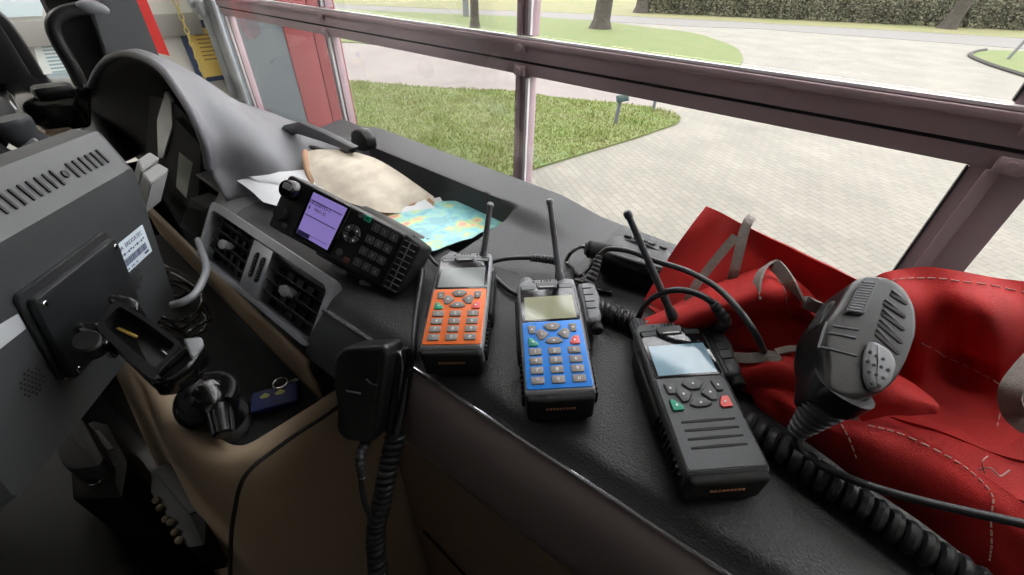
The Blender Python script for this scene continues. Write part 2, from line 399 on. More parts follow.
# hedge bushes
def bush_mesh(seed, w, h, m):
    rnd = random.Random(seed); bm = new()
    for i in range(3400):
        while True:
            p = Vector((rnd.uniform(-1, 1), rnd.uniform(-1, 1), rnd.uniform(0, 1)))
            k = Vector((p.x, p.y, max(0, p.z-.5)*1.8)); 
            if .35 < k.length+.25*noise.noise(p*3+Vector((seed, 0, 0))) < 1: break
        c = Vector((p.x*w, p.y*w*.7, p.z*h)); s = rnd.uniform(.08, .18)
        a = Vector((rnd.gauss(0, 1), rnd.gauss(0, 1), rnd.gauss(0, 1))).normalized(); b = a.orthogonal().normalized()
        bm.faces.new([bm.verts.new(c+a*s), bm.verts.new(c+b*s*.6), bm.verts.new(c-a*s), bm.verts.new(c-b*s*.6)])
    me = bpy.data.meshes.new('foliage'); bm.to_mesh(me); bm.free(); me.materials.append(K[m]); return me
BM = [bush_mesh(3, 2.4, 4.2, 'leafa'), bush_mesh(5, 2.3, 3.9, 'leafb'), bush_mesh(9, 2.5, 4.6, 'leafa')]
bm = new()
for a in range(7): tube(bm, [Vector((.1*math.cos(a), .1*math.sin(a), 0)), Vector((.9*math.cos(a), .7*math.sin(a), 2.6))], [.06, .02], 6)
stm = bpy.data.meshes.new('stems'); bm.to_mesh(stm); bm.free(); stm.materials.append(K['bark'])
HA, HB = onz(655, 13, 0), onz(1085, 33, 0); HN = 13
HD = (HB-HA).normalized(); HNn = Vector((-HD.y, HD.x, 0))*3.4
for i in range(2*HN-1):
    b = HA.lerp(HB, (i if i < HN else i-HN+.5)/(HN-1))+(HNn if i >= HN else Vector()); b.z = 0; t = thing('hedge_bush', 'green brown bush in the dense hedge beyond the road', 'bush', loc=b, group='bushes of the hedge beyond the road')
    f = link('foliage', BM[i % 3], t); s_ = link('stems', stm, t); k_ = (HB-HA).length/(HN-1)/3.9; t.scale = (k_, k_, k_*random.uniform(.9, 1.15)); t.rotation_euler = (0, 0, math.atan2(HB.y-HA.y, HB.x-HA.x))
# sign post, marker post, white post, leaning pole
b = onz(615, 125, 0); tp = ony(621, 97, b.y)
t = thing('sign_post', 'short grey post with a small plate at the tip of the near lawn', 'post', loc=b)
bm = new(); tube(bm, [(0, 0, 0), tp-b], .035, 10); obj('post', bm, 'dgrey', t)
bm = new(); box(bm, (-.12, -.02, -.06), (.12, .02, .06), .01, mx=Matrix.Translation(tp-b+Vector((.06, -.05, 0)))@Matrix.Rotation(-.3, 4, 'Y')); obj('plate', bm, mat('teal_plate', so(110, 140, 142), .4), t)
b = onz(653, 111, 0); bm = new(); cyl(bm, b, b+Vector((0, 0, .26)), .035, .03, 10, .01); reorigin(tag(obj('marker_post', bm, 'dgrey'), 'tiny dark marker post at the back edge of the near lawn', 'post'), b)
b = onz(466, 17, 0); bm = new(); cyl(bm, b, b+Vector((0, 0, 2.2)), .16, .16, 12, .03); reorigin(tag(obj('bollard', bm, 'greyo'), 'white post beside the slender tree on the far lawn', 'post'), b)
b = onz(1007, 60, 0); bm = new(); tube(bm, [b, b+Vector((.5, -.2, 2.6))], [.05, .04], 10); reorigin(tag(obj('pole', bm, 'greyo'), 'thin pale pole leaning on the small right lawn', 'pole'), b)
# ================================================================ GARAGE
YD = .97
struct_ = lambda n, a, b_, m: struct(n, (lambda bb: (box(bb, a, b_), bb)[1])(new()), m)
struct_('wall_left', (-3.3, -8, 0), (-3.1, .97, 4.4), 'wall')
struct_('wall_right', (4.6, -8, 0), (4.8, .97, 4.4), 'wall')
struct_('wall_back', (-3.3, -8.2, 0), (4.8, -8, 4.4), 'wall')
struct_('ceiling', (-3.4, -8.2, 4.4), (4.9, 1.25, 4.6), 'wall')
struct_('floor', (-3.3, -8.2, -.2), (4.8, .999, 0), mat('garage_floor', srgb(140, 138, 132), .5, var=.1))
bm = new(); box(bm, (-3.3, .972, 0), (-2.90, .99, 3.95)); box(bm, (1.62, .972, 0), (4.8, 1.2, 3.95)); box(bm, (-3.3, .972, 3.95), (4.8, 1.2, 4.4)); struct('wall_front', bm, 'wall')
bm = new(); box(bm, (-3.1, -2.5, 2.00), (-3.06, .95, 2.10), .005); struct('trim_1', bm, mat('grey_wall_beam', srgb(150, 148, 142), .7))
# cladding outside, left of the opening
bm = new(); box(bm, (-3.6, .991, 0), (-3.11, 1.41, 4.2)); struct('wall_annex', bm, 'bluep')
t = thing('red_column', 'red clad column of the station outside the leftmost door pane', 'column', loc=(-3.3, 1.6, 0))
bm = new(); box(bm, (-3.5, 1.41, 0), (-3.1, 1.595, 4.2), .004); box(bm, (-3.5, 1.60, 0), (-3.1, 1.79, 4.2), .004); obj('cladding', bm, 'redp', t, world=True)
bm = new(); box(bm, (-3.48, 1.59, 0), (-3.11, 1.606, 4.2)); obj('joint', bm, 'seal', t, world=True)
# sectional door
K['pane'] = glass('door_glass', (.975, .97, .96, 1), .12)
Z0, Z1, ZB0, ZB1, ZT0, ZT1 = 2.115, 2.2, 1.545, 1.63, 2.69, 2.77
mc = [ony(981, 200, YD).x, ony(526, 60, YD).x, ony(338, 70, YD).x, ony(246, 70, YD).x]; XR = mc[0]+.93
t = thing('door_1', None, None, loc=(0, YD, 0), kind='structure')
def rail(z0, z1):
    bm = new(); box(bm, (mc[3]-.05, YD-.02, z0+.035), (XR+.05, YD+.02, z1), .003); box(bm, (mc[3]-.05, YD-.014, z0), (XR+.05, YD+.02, z0+.028), .002)
    box(bm, (mc[3]-.05, YD-.03, z1-.016), (XR+.05, YD-.018, z1-.002), .002); o = obj('rail', bm, 'alu', t, world=True)
    bm = new(); box(bm, (mc[3]-.05, YD-.012, z0+.024), (XR+.05, YD+.018, z0+.037)); obj('seal', bm, 'seal', t, world=True)
    bm = new(); box(bm, (mc[3]-.05, YD-.024, z1), (XR+.05, YD-.014, z1+.005)); obj('lit_edge_bead', bm, 'alu_lit', t, world=True)
for a, b in ((Z0, Z1), (ZB0, ZB1), (ZT0, ZT1), (ZT0+.575, ZT1+.575), (.975, 1.06), (.40, .485), (3.8, 3.9)): rail(a, b)
spans = [(ZB1+.0, Z0), (Z1+.005, ZT0), (1.06, ZB0), (.485, .975), (0, .4), (ZT1, ZT0+.575), (ZT1+.575, 3.8)]
for i, x in enumerate(mc+[XR]):
    for (a, b) in spans:
        w = .026 if 0 < i < 4 else .04
        bm = new(); box(bm, (x-w, YD-.012, a), (x+w, YD+.02, b), .003); box(bm, (x-w*.55, YD-.02, a), (x-w*.1, YD-.012, b), .002); obj('mullion', bm, 'alu', t, world=True)
        if i != 0:
            bm = new(); s_ = .008 if i > 1 else .018
            box(bm, (x+s_, YD-.021, a+.004), (x+s_+.009, YD-.012, b-.004), .001); obj('lit_edge_bead', bm, 'alu_lit', t, world=True)  # pale bead stands in for light catching the mullion return
        else:
            bm = new(); box(bm, (x-w-.003, YD-.014, a+.004), (x-w, YD, b-.004)); obj('seal', bm, 'seal', t, world=True)
xs = [XR]+mc
for a, b in zip(xs, xs[1:]):
    for (u, v) in spans:
        bm = new(); box(bm, (b+.02, YD+.004, u+.001), (a-.02, YD+.008, v-.001)); obj('pane', bm, 'pane', t, world=True)
for x in mc[:3]:
    for zz in (Z0+.012, Z1-.02):
        bm = new(); box(bm, (x-.018, YD-.03, zz-.012), (x+.018, YD-.02, zz+.012), .004); cyl(bm, (x, YD-.034, zz), (x, YD-.029, zz), .008, n=12); obj('hinge_plate', bm, 'alu', t, world=True)
bm = new(); cyl(bm, (mc[3]+.04, YD-.035, ZB1+.025), (mc[3]+.04, YD-.01, ZB1+.025), .016, n=16, bev=.004); obj('red_knob', bm, mat('dark_red', srgb(150, 60, 74), .5), t, world=True)
# vertical track + bracket
t = thing('door_track', 'galvanised steel door track standing at the left jamb', 'door track', loc=(-2.86, .93, 0))
bm = new(); box(bm, (-2.89, .945, 0), (-2.80, .968, 3.6), .002); obj('rail', bm, 'steel', t, world=True)
bm = new(); box(bm, (-2.905, .915, 0), (-2.895, .968, 3.6), .002); obj('angle', bm, 'steel', t, world=True)
for zz in (1.3, 2.16, 3.0):
    bm = new(); box(bm, (-2.90, .88, zz-.05), (-2.78, .90, zz+.05), .006); cyl(bm, (-2.84, .86, zz), (-2.84, .92, zz), .022, n=16, bev=.004); obj('roller_bracket', bm, 'steel', t, world=True)
# notice, poster, yellow chain on the left wall
X = -3.1
def wallpoly(px, x0, x1):
    P = [onx(a, b, X) for a, b in px]; bm = new(); A = [bm.verts.new((x0, p.y, p.z)) for p in P]; B = [bm.verts.new((x1, p.y, p.z)) for p in P]
    n = len(P); bm.faces.new(A); bm.faces.new(B[::-1])
    for i in range(n): bm.faces.new((A[i], A[(i+1) % n], B[(i+1) % n], B[i]))
    return bm
c = onx(208, 47, X); t = thing('framed_notice', 'yellow notice in a dark blue frame on the white garage wall', 'notice', loc=c)
bm = new(); box(bm, (-3.1, c.y-.115, c.z-.17), (-3.08, c.y+.115, c.z+.13), .004); obj('frame', bm, mat('blue_frame', srgb(60, 76, 110), .5), t, world=True)
bm = new(); box(bm, (-3.08, c.y-.088, c.z-.145), (-3.077, c.y+.088, c.z+.095)); sh = obj('sheet', bm, mat('yellow_sheet', srgb(226, 196, 110), .7), t, world=True)
bm = new()
for i in range(7): box(bm, (-3.077, c.y-.05, c.z+.06-i*.02), (-3.0765, c.y+.05-.02*(i % 3), c.z+.066-i*.02))
obj('printed_lines', bm, mat('brown_ink', srgb(150, 122, 70), .7), sh)
for o_ in (sh.children[0],): o_.data.transform(Matrix.Translation(-c))
bm = new(); P1 = onx(205, 78, -3.0); P0 = Vector((P1.x, P1.y, 4.399))
for i in range(84):
    a = P0.lerp(P1, i/84); a2 = P0.lerp(P1, (i+1.15)/84); d = (a2-a)
    loop = [a+d*(.5-.5*math.cos(q*PI/6))+Vector((.0, math.sin(q*PI/6)*.010, 0)).lerp(Vector((math.sin(q*PI/6)*.010, 0, 0)), i % 2) for q in range(12)]
    tube(bm, loop, .0032, 6, closed=True)
t = reorigin(tag(obj('chain', bm, mat('pale_yellow_chain', srgb(214, 196, 120), .6)), 'yellow plastic chain hanging before the white garage wall', 'chain'), P1)
bm = wallpoly([(27, 30), (72, 29), (82, 94), (48, 92)], -3.1, -3.095); po = tag(obj('wall_poster', bm, mat('poster_paper', srgb(226, 232, 226), .7)), 'white printed poster on the garage wall behind the black grab handle', 'poster')
bm = new(); 
for i in range(13):
    a = onx(36+i*1.6, 36+i*3.6, X); box(bm, (-3.095, a.y, a.z-.004), (-3.0945, a.y+.10+.05*((i*7) % 3), a.z+.003))
pc = obj('printed_lines', bm, mat('blue_ink', srgb(150, 176, 184), .7), po)
bm = wallpoly([(-20, -40), (45, -40), (42, 16), (-20, 18)], -3.1, -3.09); tag(obj('window_1', bm, mat('bright_window', srgb(216, 232, 236), .3)), kind='structure')
bm = wallpoly([(0, 93), (40, 90), (42, 98), (22, 108), (0, 104)], -3.1, -3.04); cr = tag(obj('storage_crate', bm, 'white'), 'white blue and yellow crate glimpsed low beyond the steering wheel', 'crate')
bm = new(); q_ = onx(20, 100, X); box(bm, (-3.1, q_.y-.05, 0), (-3.05, q_.y+.12, q_.z), .004); obj('stand', bm, 'steel', cr)
bm = wallpoly([(12, 92), (20, 91.5), (26, 99), (17, 101)], -3.04, -3.03); obj('blue_panel', bm, 'blue', cr)
bm = wallpoly([(22, 100), (42, 98), (44, 103), (28, 114)], -3.04, -3.0); obj('yellow_panel', bm, 'yellow', cr)
# unseen lamps added to brighten dash and door frames, beside vehicle and along door
K['lamp'] = mat('fill_diffuser', (1, .985, .96, 1), .5, emit=FILL); K['lamps'] = mat('bright_fill_diffuser', (1, .985, .96, 1), .5, emit=FILL*3)
for (x, y, r) in ((-2.4, -1.2, 0), (2.6, -1.2, 0), (-2.3, .60, 1), (-.75, .60, 1), (.8, .60, 1), (2.4, .6, 1), (0.2, -4, 0)):
    t = thing('ceiling_fill_lamp', 'added long fill lamp at the garage ceiling above the vehicle', 'lamp', loc=(x, y, 4.4), group='added ceiling fill lamps'); t.rotation_euler = (0, 0, PI/2*r)
    bm = new(); box(bm, (-.16, -.7, -.07), (.16, .7, 0), .01); obj('housing', bm, 'white', t)
    bm = new(); box(bm, (-.13, -.66, -.085), (.13, .66, -.0705), .005); obj('diffuser', bm, 'lamp' if r else 'lamps', t)
# ================================================================ CAB SHELL
K['liner'] = mat('cab_liner', srgb(78, 75, 72), .8)
K['cabfloor'] = mat('cab_floor', srgb(12, 12, 12), .9)
K['wind'] = glass('windscreen_glass', (.975, .972, .968, 1), .12)
struct_('cab_roof', (-1.32, -1.35, 3.05), (1.2, .38, 3.12), 'liner')
struct_('cab_floor', (-1.32, -1.35, 1.0), (1.2, .44, 1.05), 'cabfloor')
struct_('cab_back', (-1.32, -1.40, 1.0), (1.2, -1.35, 3.12), 'liner')
bm = new(); box(bm, (1.15, -1.35, 1.0), (1.2, .44, 2.0)); box(bm, (1.15, -1.35, 2.0), (1.2, -.6, 3.1)); box(bm, (1.15, -.6, 2.85), (1.2, .44, 3.1)); struct('cab_side', bm, 'matte')
bm = new(); box(bm, (-1.5, -1.35, 1.0), (-1.45, .44, 1.9)); box(bm, (-1.5, -1.35, 1.9), (-1.45, -.5, 3.1)); box(bm, (-1.5, -.5, 2.85), (-1.45, .44, 3.1)); struct('cab_side', bm, 'matte')
bm = new(); box(bm, (-1.5, .42, 1.0), (1.2, .47, 2.02)); struct('cab_front', bm, 'matte')
# unseen fill lamp added under the cab roof to brighten the interior
t = thing('cab_fill_lamp', 'added flat fill lamp on the cab roof liner', 'lamp', loc=(-.2, -.35, 3.05))
bm = new(); box(bm, (-.36, -.14, -.03), (.36, .14, 0), .01); obj('housing', bm, 'white', t)
bm = new(); box(bm, (-.33, -.11, -.042), (.33, .11, -.0305), .005); obj('diffuser', bm, mat('cab_fill_diffuser', (1, .97, .93, 1), .5, emit=CAB_FILL), t)
# windscreen
bm = new(); a = [(-1.42, .455, 2.03), (1.15, .455, 2.03), (1.15, .375, 3.05), (-1.42, .375, 3.05)]
A = [bm.verts.new(p) for p in a]; B = [bm.verts.new(Vector(p)+Vector((0, .005, 0))) for p in a]; bm.faces.new(A); bm.faces.new(B[::-1])
for i in range(4): bm.faces.new((A[i], A[(i+1) % 4], B[(i+1) % 4], B[i]))
struct('windscreen', bm, 'wind')
# ================================================================ DASHBOARD
def sst(a, b, x):
    t = max(0, min(1, (x-a)/(b-a))); return t*t*(3-2*t)
def yf(X): return .1458+(X+.217)*.083 if X > -.38 else (.150 if X > -.74 else .17)
def hood_h(X, Y):
    x0 = -.715-.45*(Y-.17); w = .065+2.3*max(0, Y-.17); ht = .165-.45*max(0, Y-.17)-.2*max(0, Y-.26)
    k = sst(0, 1, (x0-X)/w); r = 1-.55*sst(-1.1, -1.45, X)-.1*sst(-.85, -1.1, X)
    return max(0, ht)*k*r
def recess(X, Y):
    """box-like well in the dash top that holds the maps"""
    xr, xl = -.325, -.70; yb = .395; yn = .285 if X > -.45 else .285
    k = min(sst(xr, xr-.006, X), sst(xl, xl+.03, X), sst(yb, yb-.006, Y), sst(yn, yn+.012, Y)); return k
def dash_z(X, Y):
    z = dz(Y)-.028*recess(X, Y)
    z += .010*sst(.37, .40, Y)*sst(-.78, -.70, X)*(1-sst(-.30, -.22, X)) * (1-recess(X, Y))
    z -= .006*sst(yf(X)+.02, yf(X), Y)*(1 if X > -.72 else 0)
    return z
nx, ny = 400, 86
t = thing('dashboard', 'long black leather grained dashboard with raised instrument hood', 'dashboard', loc=(-.3, .3, 2.0))
bm = new(); G = []
for j in range(ny+1):
    row = []
    for i in range(nx+1):
        X = -.84+(1.12+.84)*i/nx; y0 = yf(X) if X < -.74 or X > -.715 else .15+(.02)*(-.715-X)/.025; Y = y0+(.452-y0)*j/ny
        row.append(bm.verts.new((X, Y, dash_z(X, Y))))
    G.append(row)
for j in range(ny):
    for i in range(nx): bm.faces.new((G[j][i], G[j][i+1], G[j+1][i+1], G[j+1][i]))
# folded-down border so the skin has depth
for i in range(nx):
    a, b = G[-1][i], G[-1][i+1]; c = bm.verts.new(b.co-Vector((0, 0, .12))); d = bm.verts.new(a.co-Vector((0, 0, .12))); bm.faces.new((a, b, c, d))
top = obj('top_pad', bm, ['dash', 'hood', 'rim'], t, world=True, ang=60)
for p in top.data.polygons:
    p.material_index = 1 if p.center.x-.3 < -.66 and p.center.y+.3 < .40 else (2 if (p.center.x-.3 < -.20 and p.center.y+.3 > .29+.2*max(0, p.center.x-.3+.30)) or p.center.x-.3 < -.63 else 0)
mo = top.modifiers.new('thickness', 'SOLIDIFY'); mo.thickness = .004; mo.offset = -1
# raised hood over the instruments, lofted from the lip forward to the windscreen foot
LIP = [(209, 168, .165), (204, 142, .168), (192, 114, .172), (177, 90, .175), (162, 70, .175), (146, 59, .172), (128, 54, .168), (113, 57, .160), (101, 66, .152), (92, 82, .145), (86, 100, .138), (83, 125, .130), (84, 160, .125)]
rows = [[Vector((-.703, .165, 2.055))]+[ony(a, b, Y) for a, b, Y in LIP]]
xz = [
 (.192, [(-.690, 2.058), (-.716, 2.088), (-.722, 2.135), (-.745, 2.170), (-.780, 2.197), (-.815, 2.216), (-.864, 2.227), (-.94, 2.227), (-1.02, 2.214), (-1.12, 2.189), (-1.26, 2.14), (-1.36, 2.08), (-1.42, 2.0), (-1.45, 1.92)]),
 (.250, [(-.635, 2.064), (-.670, 2.080), (-.708, 2.110), (-.748, 2.140), (-.79, 2.160), (-.84, 2.174), (-.90, 2.184), (-.98, 2.190), (-1.07, 2.190), (-1.18, 2.174), (-1.32, 2.13), (-1.42, 2.07), (-1.48, 2.0), (-1.50, 1.92)]),
 (.320, [(-.695, 2.071), (-.725, 2.077), (-.765, 2.085), (-.81, 2.094), (-.87, 2.104), (-.94, 2.113), (-1.01, 2.121), (-1.10, 2.127), (-1.20, 2.127), (-1.30, 2.118), (-1.40, 2.09), (-1.46, 2.04), (-1.50, 1.98), (-1.52, 1.92)]),
 (.390, [(-.735, 2.078), (-.76, 2.077), (-.80, 2.076), (-.85, 2.074), (-.92, 2.072), (-.99, 2.07), (-1.06, 2.068), (-1.15, 2.066), (-1.24, 2.062), (-1.33, 2.055), (-1.42, 2.04), (-1.47, 2.01), (-1.51, 1.96), (-1.53, 1.92)]),
 (.447, [(-.76, 2.074), (-.79, 2.066), (-.83, 2.058), (-.88, 2.052), (-.94, 2.048), (-1.01, 2.044), (-1.08, 2.04), (-1.17, 2.038), (-1.26, 2.034), (-1.35, 2.03), (-1.43, 2.02), (-1.48, 1.99), (-1.51, 1.95), (-1.53, 1.92)])]
for Y, L_ in xz: rows.append([Vector((x, Y-.05*sst(-.95, -1.5, x)*(1 if Y < .2 else .6 if Y < .3 else 0), z)) for x, z in L_])
Dg = bilerp_grid(rows, 6); bm = new(); V = [[bm.verts.new(p) for p in r] for r in Dg]
for a, b in zip(V, V[1:]):
    for i in range(len(a)-1): bm.faces.new((a[i], a[i+1], b[i+1], b[i]))
o = obj('instrument_hood', bm, 'hood', t, world=True, ang=80); q = o.modifiers.new('thickness', 'SOLIDIFY'); q.thickness = .004; q.offset = 0
bm = new(); tube(bm, cat(rows[0][1:], 6), .0055, 10); obj('hood_lip', bm, 'hood', t, world=True)
E0 = cat(rows[0][1:], 4); bm = new()
def shr(p, k, dy): return Vector((-.98+(p.x+.98)*k, p.y+dy, 2.02+(p.z-2.02)*k))
R = [[bm.verts.new(shr(p, k, dy)) for p in E0] for k, dy in ((.995, .002), (.93, .012), (.80, .04), (.62, .07))]
for a, b in zip(R, R[1:]):
    for i in range(len(a)-1): bm.faces.new((a[i], a[i+1], b[i+1], b[i]))
lo = [bm.verts.new(Vector((v.co.x, v.co.y, 1.90))) for v in R[-1]]
for i in range(len(lo)-1): bm.faces.new((R[-1][i], R[-1][i+1], lo[i+1], lo[i]))
o = obj('cluster_housing', bm, 'seal', t, world=True); o.modifiers.new('thickness', 'SOLIDIFY').thickness = .003
for (x, y, r) in ((148, 112, .058), (118, 120, .058)):
    c = ony(x, y, .27); bm = new(); lathe(bm, [(0, r), (.02, r), (.02, r-.004), (.004, r-.006), (.004, 0)], c, Vector((1, 0, 0)), Vector((0, 0, 1)), Vector((0, -1, 0)), 32); g_ = obj('gauge', bm, 'gloss', t, world=True)
    bm = new(); tube(bm, [c+Vector((0, -.012, 0)), c+Vector((-.03, -.012, .03))], .0015, 6); nd = obj('needle', bm, 'redk', g_); nd.data.transform(WM[t.name].inverted())
# fascia with tachograph between cluster and vents
def fpoly(px, Y, d, m, name, parent, bev=.001, mn=None):
    P = [ony(a, b, Y) for a, b in px]; mx = Matrix(((1, 0, 0, 0), (0, 0, 1, Y), (0, 1, 0, 0), (0, 0, 0, 1)))
    bm = new(); prism(bm, [(p.x, p.z) for p in P], 0, d, 0, mx=mx); return obj(name, bm, m, parent, world=True)
fpoly([(207, 166), (203, 140), (190, 120), (172, 100), (150, 96), (140, 230), (190, 262), (206, 240)], .190, .02, 'matte', 'fascia', t)
fpoly([(165, 92), (171, 101), (172, 126), (165, 150), (163, 158), (158, 158), (157, 120)], .186, .004, mat('painted_reflection', srgb(190, 195, 190), .25), 'reflection_strip', t)  # pale strip paints the daylight reflected in the glossy panel
bz = fpoly([(175, 118), (201, 146), (197, 218), (189, 222), (168, 200)], .180, .012, 'matte', 'tachograph_bezel', t)
fpoly([(179, 152), (192.5, 163), (186, 198), (176, 187)], .1795, .002, mat('grey_display', srgb(205, 208, 196), .25), 'tachograph_display', t)
fpoly([(190, 198), (207, 208), (203, 228), (199, 240), (180, 226)], .145, .03, 'dgrey', 'switch_blank', t)
# ---- vents (face plane leans back)
VM = Matrix(((1, 0, 0), (0, .777, -.63), (0, .63, .777))).to_4x4(); VM.translation = Vector((-.55, .155, 2.055))
mm = .001
v = thing('air_vent_unit', 'pair of silver framed air vents on the dashboard beside the monitor', 'air vent', mx=VM)
out = rpoly([(-.166, -.001), (.166, .011), (.187, -.064), (-.112, -.077)], .016, 6)
bm = new(); prism(bm, out, -.05, -.014); obj('duct_body', bm, 'matte', v)
LO = [(-.146, -.0135), (-.020, -.010), (.011, -.064), (-.106, -.066)]; RO = [(.029, -.0065), (.158, .000), (.177, -.056), (.055, -.063)]
def lip(name, P, grow):
    bm = new(); a = rpoly(P, .007, 4); c = Vector((sum(p[0] for p in a)/len(a), sum(p[1] for p in a)/len(a)))
    b = [tuple(c+(Vector(p)-c)*(1+grow)) for p in a]; ringplate(bm, b, a, -.013, .0015); return obj(name, bm, 'vent', v)
# bezel = outer frame ring with a centre column
def inner_out(): return rpoly([(-.149, -.0115), (.157, .001), (.179, -.0595), (-.110, -.0725)], .011, 6)
bm = new(); ringplate(bm, out, inner_out(), -.014, .006); bmesh.ops.bevel(bm, geom=[e for e in bm.edges if e.calc_face_angle(0) > .9 and all(vv.co.z > .005 for vv in e.verts)], offset=.003, segments=3, affect='EDGES'); obj('bezel', bm, 'vent', v)
bm = new(); prism(bm, [(-.021, -.0085), (.030, -.006), (.057, -.066), (.010, -.068)], -.014, .0025, .001); ccol = obj('centre_column', bm, 'vent', v)
for dx in (.004, .021):
    bm = new(); cyl(bm, (dx+.008, -.026, -.006), (dx+.019, -.048, -.006), .0001, .0001, 4)
    bm.free(); bm = new()
    d = Vector((.011, -.022, 0)).normalized(); mx = frame(Vector((dx+.0085, -.034, .001)), d, Vector((d.y, -d.x, 0))*-1)
    prism(bm, rrect(.034, .007, .003, 3), -.002, .004, .0015, mx=mx); th = obj('thumb_wheel', bm, 'matte', ccol)
    bm = new()
    for k in range(7): box(bm, (-.013+k*.004, -.0025, .0035), (-.0115+k*.004, .0025, .0052), mx=mx)
    obj('grip_ridges', bm, 'dgrey', th)
for Q, tabx in ((LO, .42), (RO, .42)):
    tl, tr, br, bl = [Vector((p[0], p[1], 0)) for p in Q]
    for k in range(4):
        f = (k+.6)/4.3; a = tl.lerp(bl, f); b = tr.lerp(br, f); bm = new(); d = (b-a); n_ = Vector((0, 1, 0))
        mx = frame((a+b)/2+Vector((0, 0, -.007)), d, Vector((0, .5, .85)))
        box(bm, (-d.length/2, -.007, -.0008), (d.length/2, .007, .0008), .0006, 1, mx=mx); obj('louver', bm, 'black', v)
    for k in range(5):
        f = (k+.8)/5.6; a = tl.lerp(tr, f); b = bl.lerp(br, f); bm = new(); mx = frame((a+b)/2+Vector((0, 0, -.012)), b-a, Vector((0, 0, 1)))
        L = (b-a).length; box(bm, (-L/2, -.003, -.0006), (L/2, .003, .0006), mx=mx); obj('vane', bm, 'matte', v)
    f = .52; c = (tl.lerp(bl, f)).lerp(tr.lerp(br, f), tabx); bm = new()
    prism(bm, rpoly([(-.010, -.006), (.002, -.008), (.012, -.003), (.010, .005), (-.004, .006), (-.013, .001)], .002, 3), -.006, .005, .0015, mx=T(c.x, c.y, 0)); obj('slider_tab', bm, 'mgrey', v)
# ---- front edge: silver line, strip, lower panel
def fe(X, dy=0, z=2.054): return Vector((X, yf(X)+dy, z+.002*(X+.2)*5*0))
bm = new(); prof = [(.012, 2.046), (.0, 2.050), (-.011, 2.041), (-.020, 2.023), (-.0265, 2.00), (-.029, 1.978), (-.026, 1.962), (-.012, 1.952), (.02, 1.952)]
XS = [-.272+i*(1.12+.272)/60 for i in range(61)]
R = [[bm.verts.new((x, .1458+(x+.217)*.083+a, b)) for a, b in prof] for x in XS]
for a, b in zip(R, R[1:]):
    for i in range(len(prof)-1): bm.faces.new((a[i], a[i+1], b[i+1], b[i]))
bm.faces.new(R[0]); bm.faces.new(R[-1][::-1]); obj('trim_strip', bm, 'trim', t, world=True, ang=50)
bm = new(); tube(bm, [(x, .1458+(x+.217)*.083-.0005, 2.0515) for x in XS], .0016, 8); obj('silver_line', bm, 'silver', t, world=True)
bm = new(); XS2 = [-.372, -.35, -.33, -.30, -.272]
R = [[bm.verts.new((x, .1458+(x+.217)*.083+a, b)) for a, b in [(.01, 2.046), (0, 2.050), (-.026, 2.026), (-.032, 2.012), (-.030, 1.995), (.02, 1.99)]] for x in XS2]
for a, b in zip(R, R[1:]):
    for i in range(5): bm.faces.new((a[i], a[i+1], b[i+1], b[i]))
bm.faces.new(R[0]); bm.faces.new(R[-1][::-1]); obj('blank_panel', bm, 'dgrey', t, world=True, ang=30)
bm = new(); tube(bm, [(x, .1458+(x+.217)*.083-.0005, 2.0515) for x in XS2], .0014, 8); obj('silver_line', bm, 'silver', t, world=True)
bm = new(); box(bm, (-.332, .150, 1.35), (1.12, .19, 1.955), .006); obj('glovebox_panel', bm, 'brown', t, world=True)
bm = new(); box(bm, (-1.45, .2, 1.3), (1.12, .42, 1.96)); obj('carcass', bm, 'matte', t, world=True)
bm = new(); tube(bm, [(x, .148, 1.60) for x in (-.30, .4, 1.1)], .002, 6); obj('panel_joint', bm, 'seal', t, world=True)
# ---- beige centre console with tray
t = thing('centre_console', 'beige centre console with an open storage tray under the air vents', 'console', loc=(-.5, .05, 1.93))
path = [(-.95, -.010), (-.80, -.010), (-.65, -.0095), (-.56, -.009), (-.49, -.010), (-.455, -.011), (-.425, -.008), (-.40, -.003), (-.38, .004), (-.369, .016), (-.367, .035), (-.366, .06), (-.365, .09), (-.365, .15)]
P = cat([(a, b, 0) for a, b in path], 4); bm = new(); rows = []
for i, p in enumerate(P):
    d = (P[min(i+1, len(P)-1)]-P[max(0, i-1)]).normalized(); n_ = Vector((d.y, -d.x, 0)); k = max(0, n_.x)   # k = 1 on the passenger side
    pr = [(0, 1.925), (.002, 1.938), (.008, 1.946), (.016, 1.947), (.024-.002*k, 1.940), (.031-.004*k, 1.920), (.038-.008*k, 1.88), (.050-.018*k, 1.80), (.075-.040*k, 1.65), (.11-.07*k, 1.45), (.13-.09*k, 1.1)]
    rows.append([bm.verts.new(p+n_*o_+Vector((0, 0, z))) for o_, z in pr])
for a, b in zip(rows, rows[1:]):
    for i in range(len(pr)-1): bm.faces.new((a[i], a[i+1], b[i+1], b[i]))
o = obj('shell', bm, 'beige', t, world=True, ang=70); q = o.modifiers.new('thickness', 'SOLIDIFY'); q.thickness = .003; q.offset = 1
bm = new(); prism(bm, [(p.x, p.y) for p in P]+[(-.365, .105), (-.95, .105)], 1.915, 1.93); obj('tray_mat', bm, 'mat', t, world=True)
bm = new(); A = [(-.95, .108, 1.925), (-.362, .108, 1.925), (-.362, .096, 1.975), (-.362, .110, 2.003), (-.95, .110, 2.003), (-.95, .096, 1.975)]
w = [[bm.verts.new((x, y, z)) for y, z in ((.101, 1.925), (.100, 1.94), (.100, 1.965), (.098, 1.98), (.0985, 1.992), (.101, 2.000))] for x in [-.95+i*.0725 for i in range(9)]]
for a, b in zip(w, w[1:]):
    for i in range(5): bm.faces.new((a[i], a[i+1], b[i+1], b[i]))
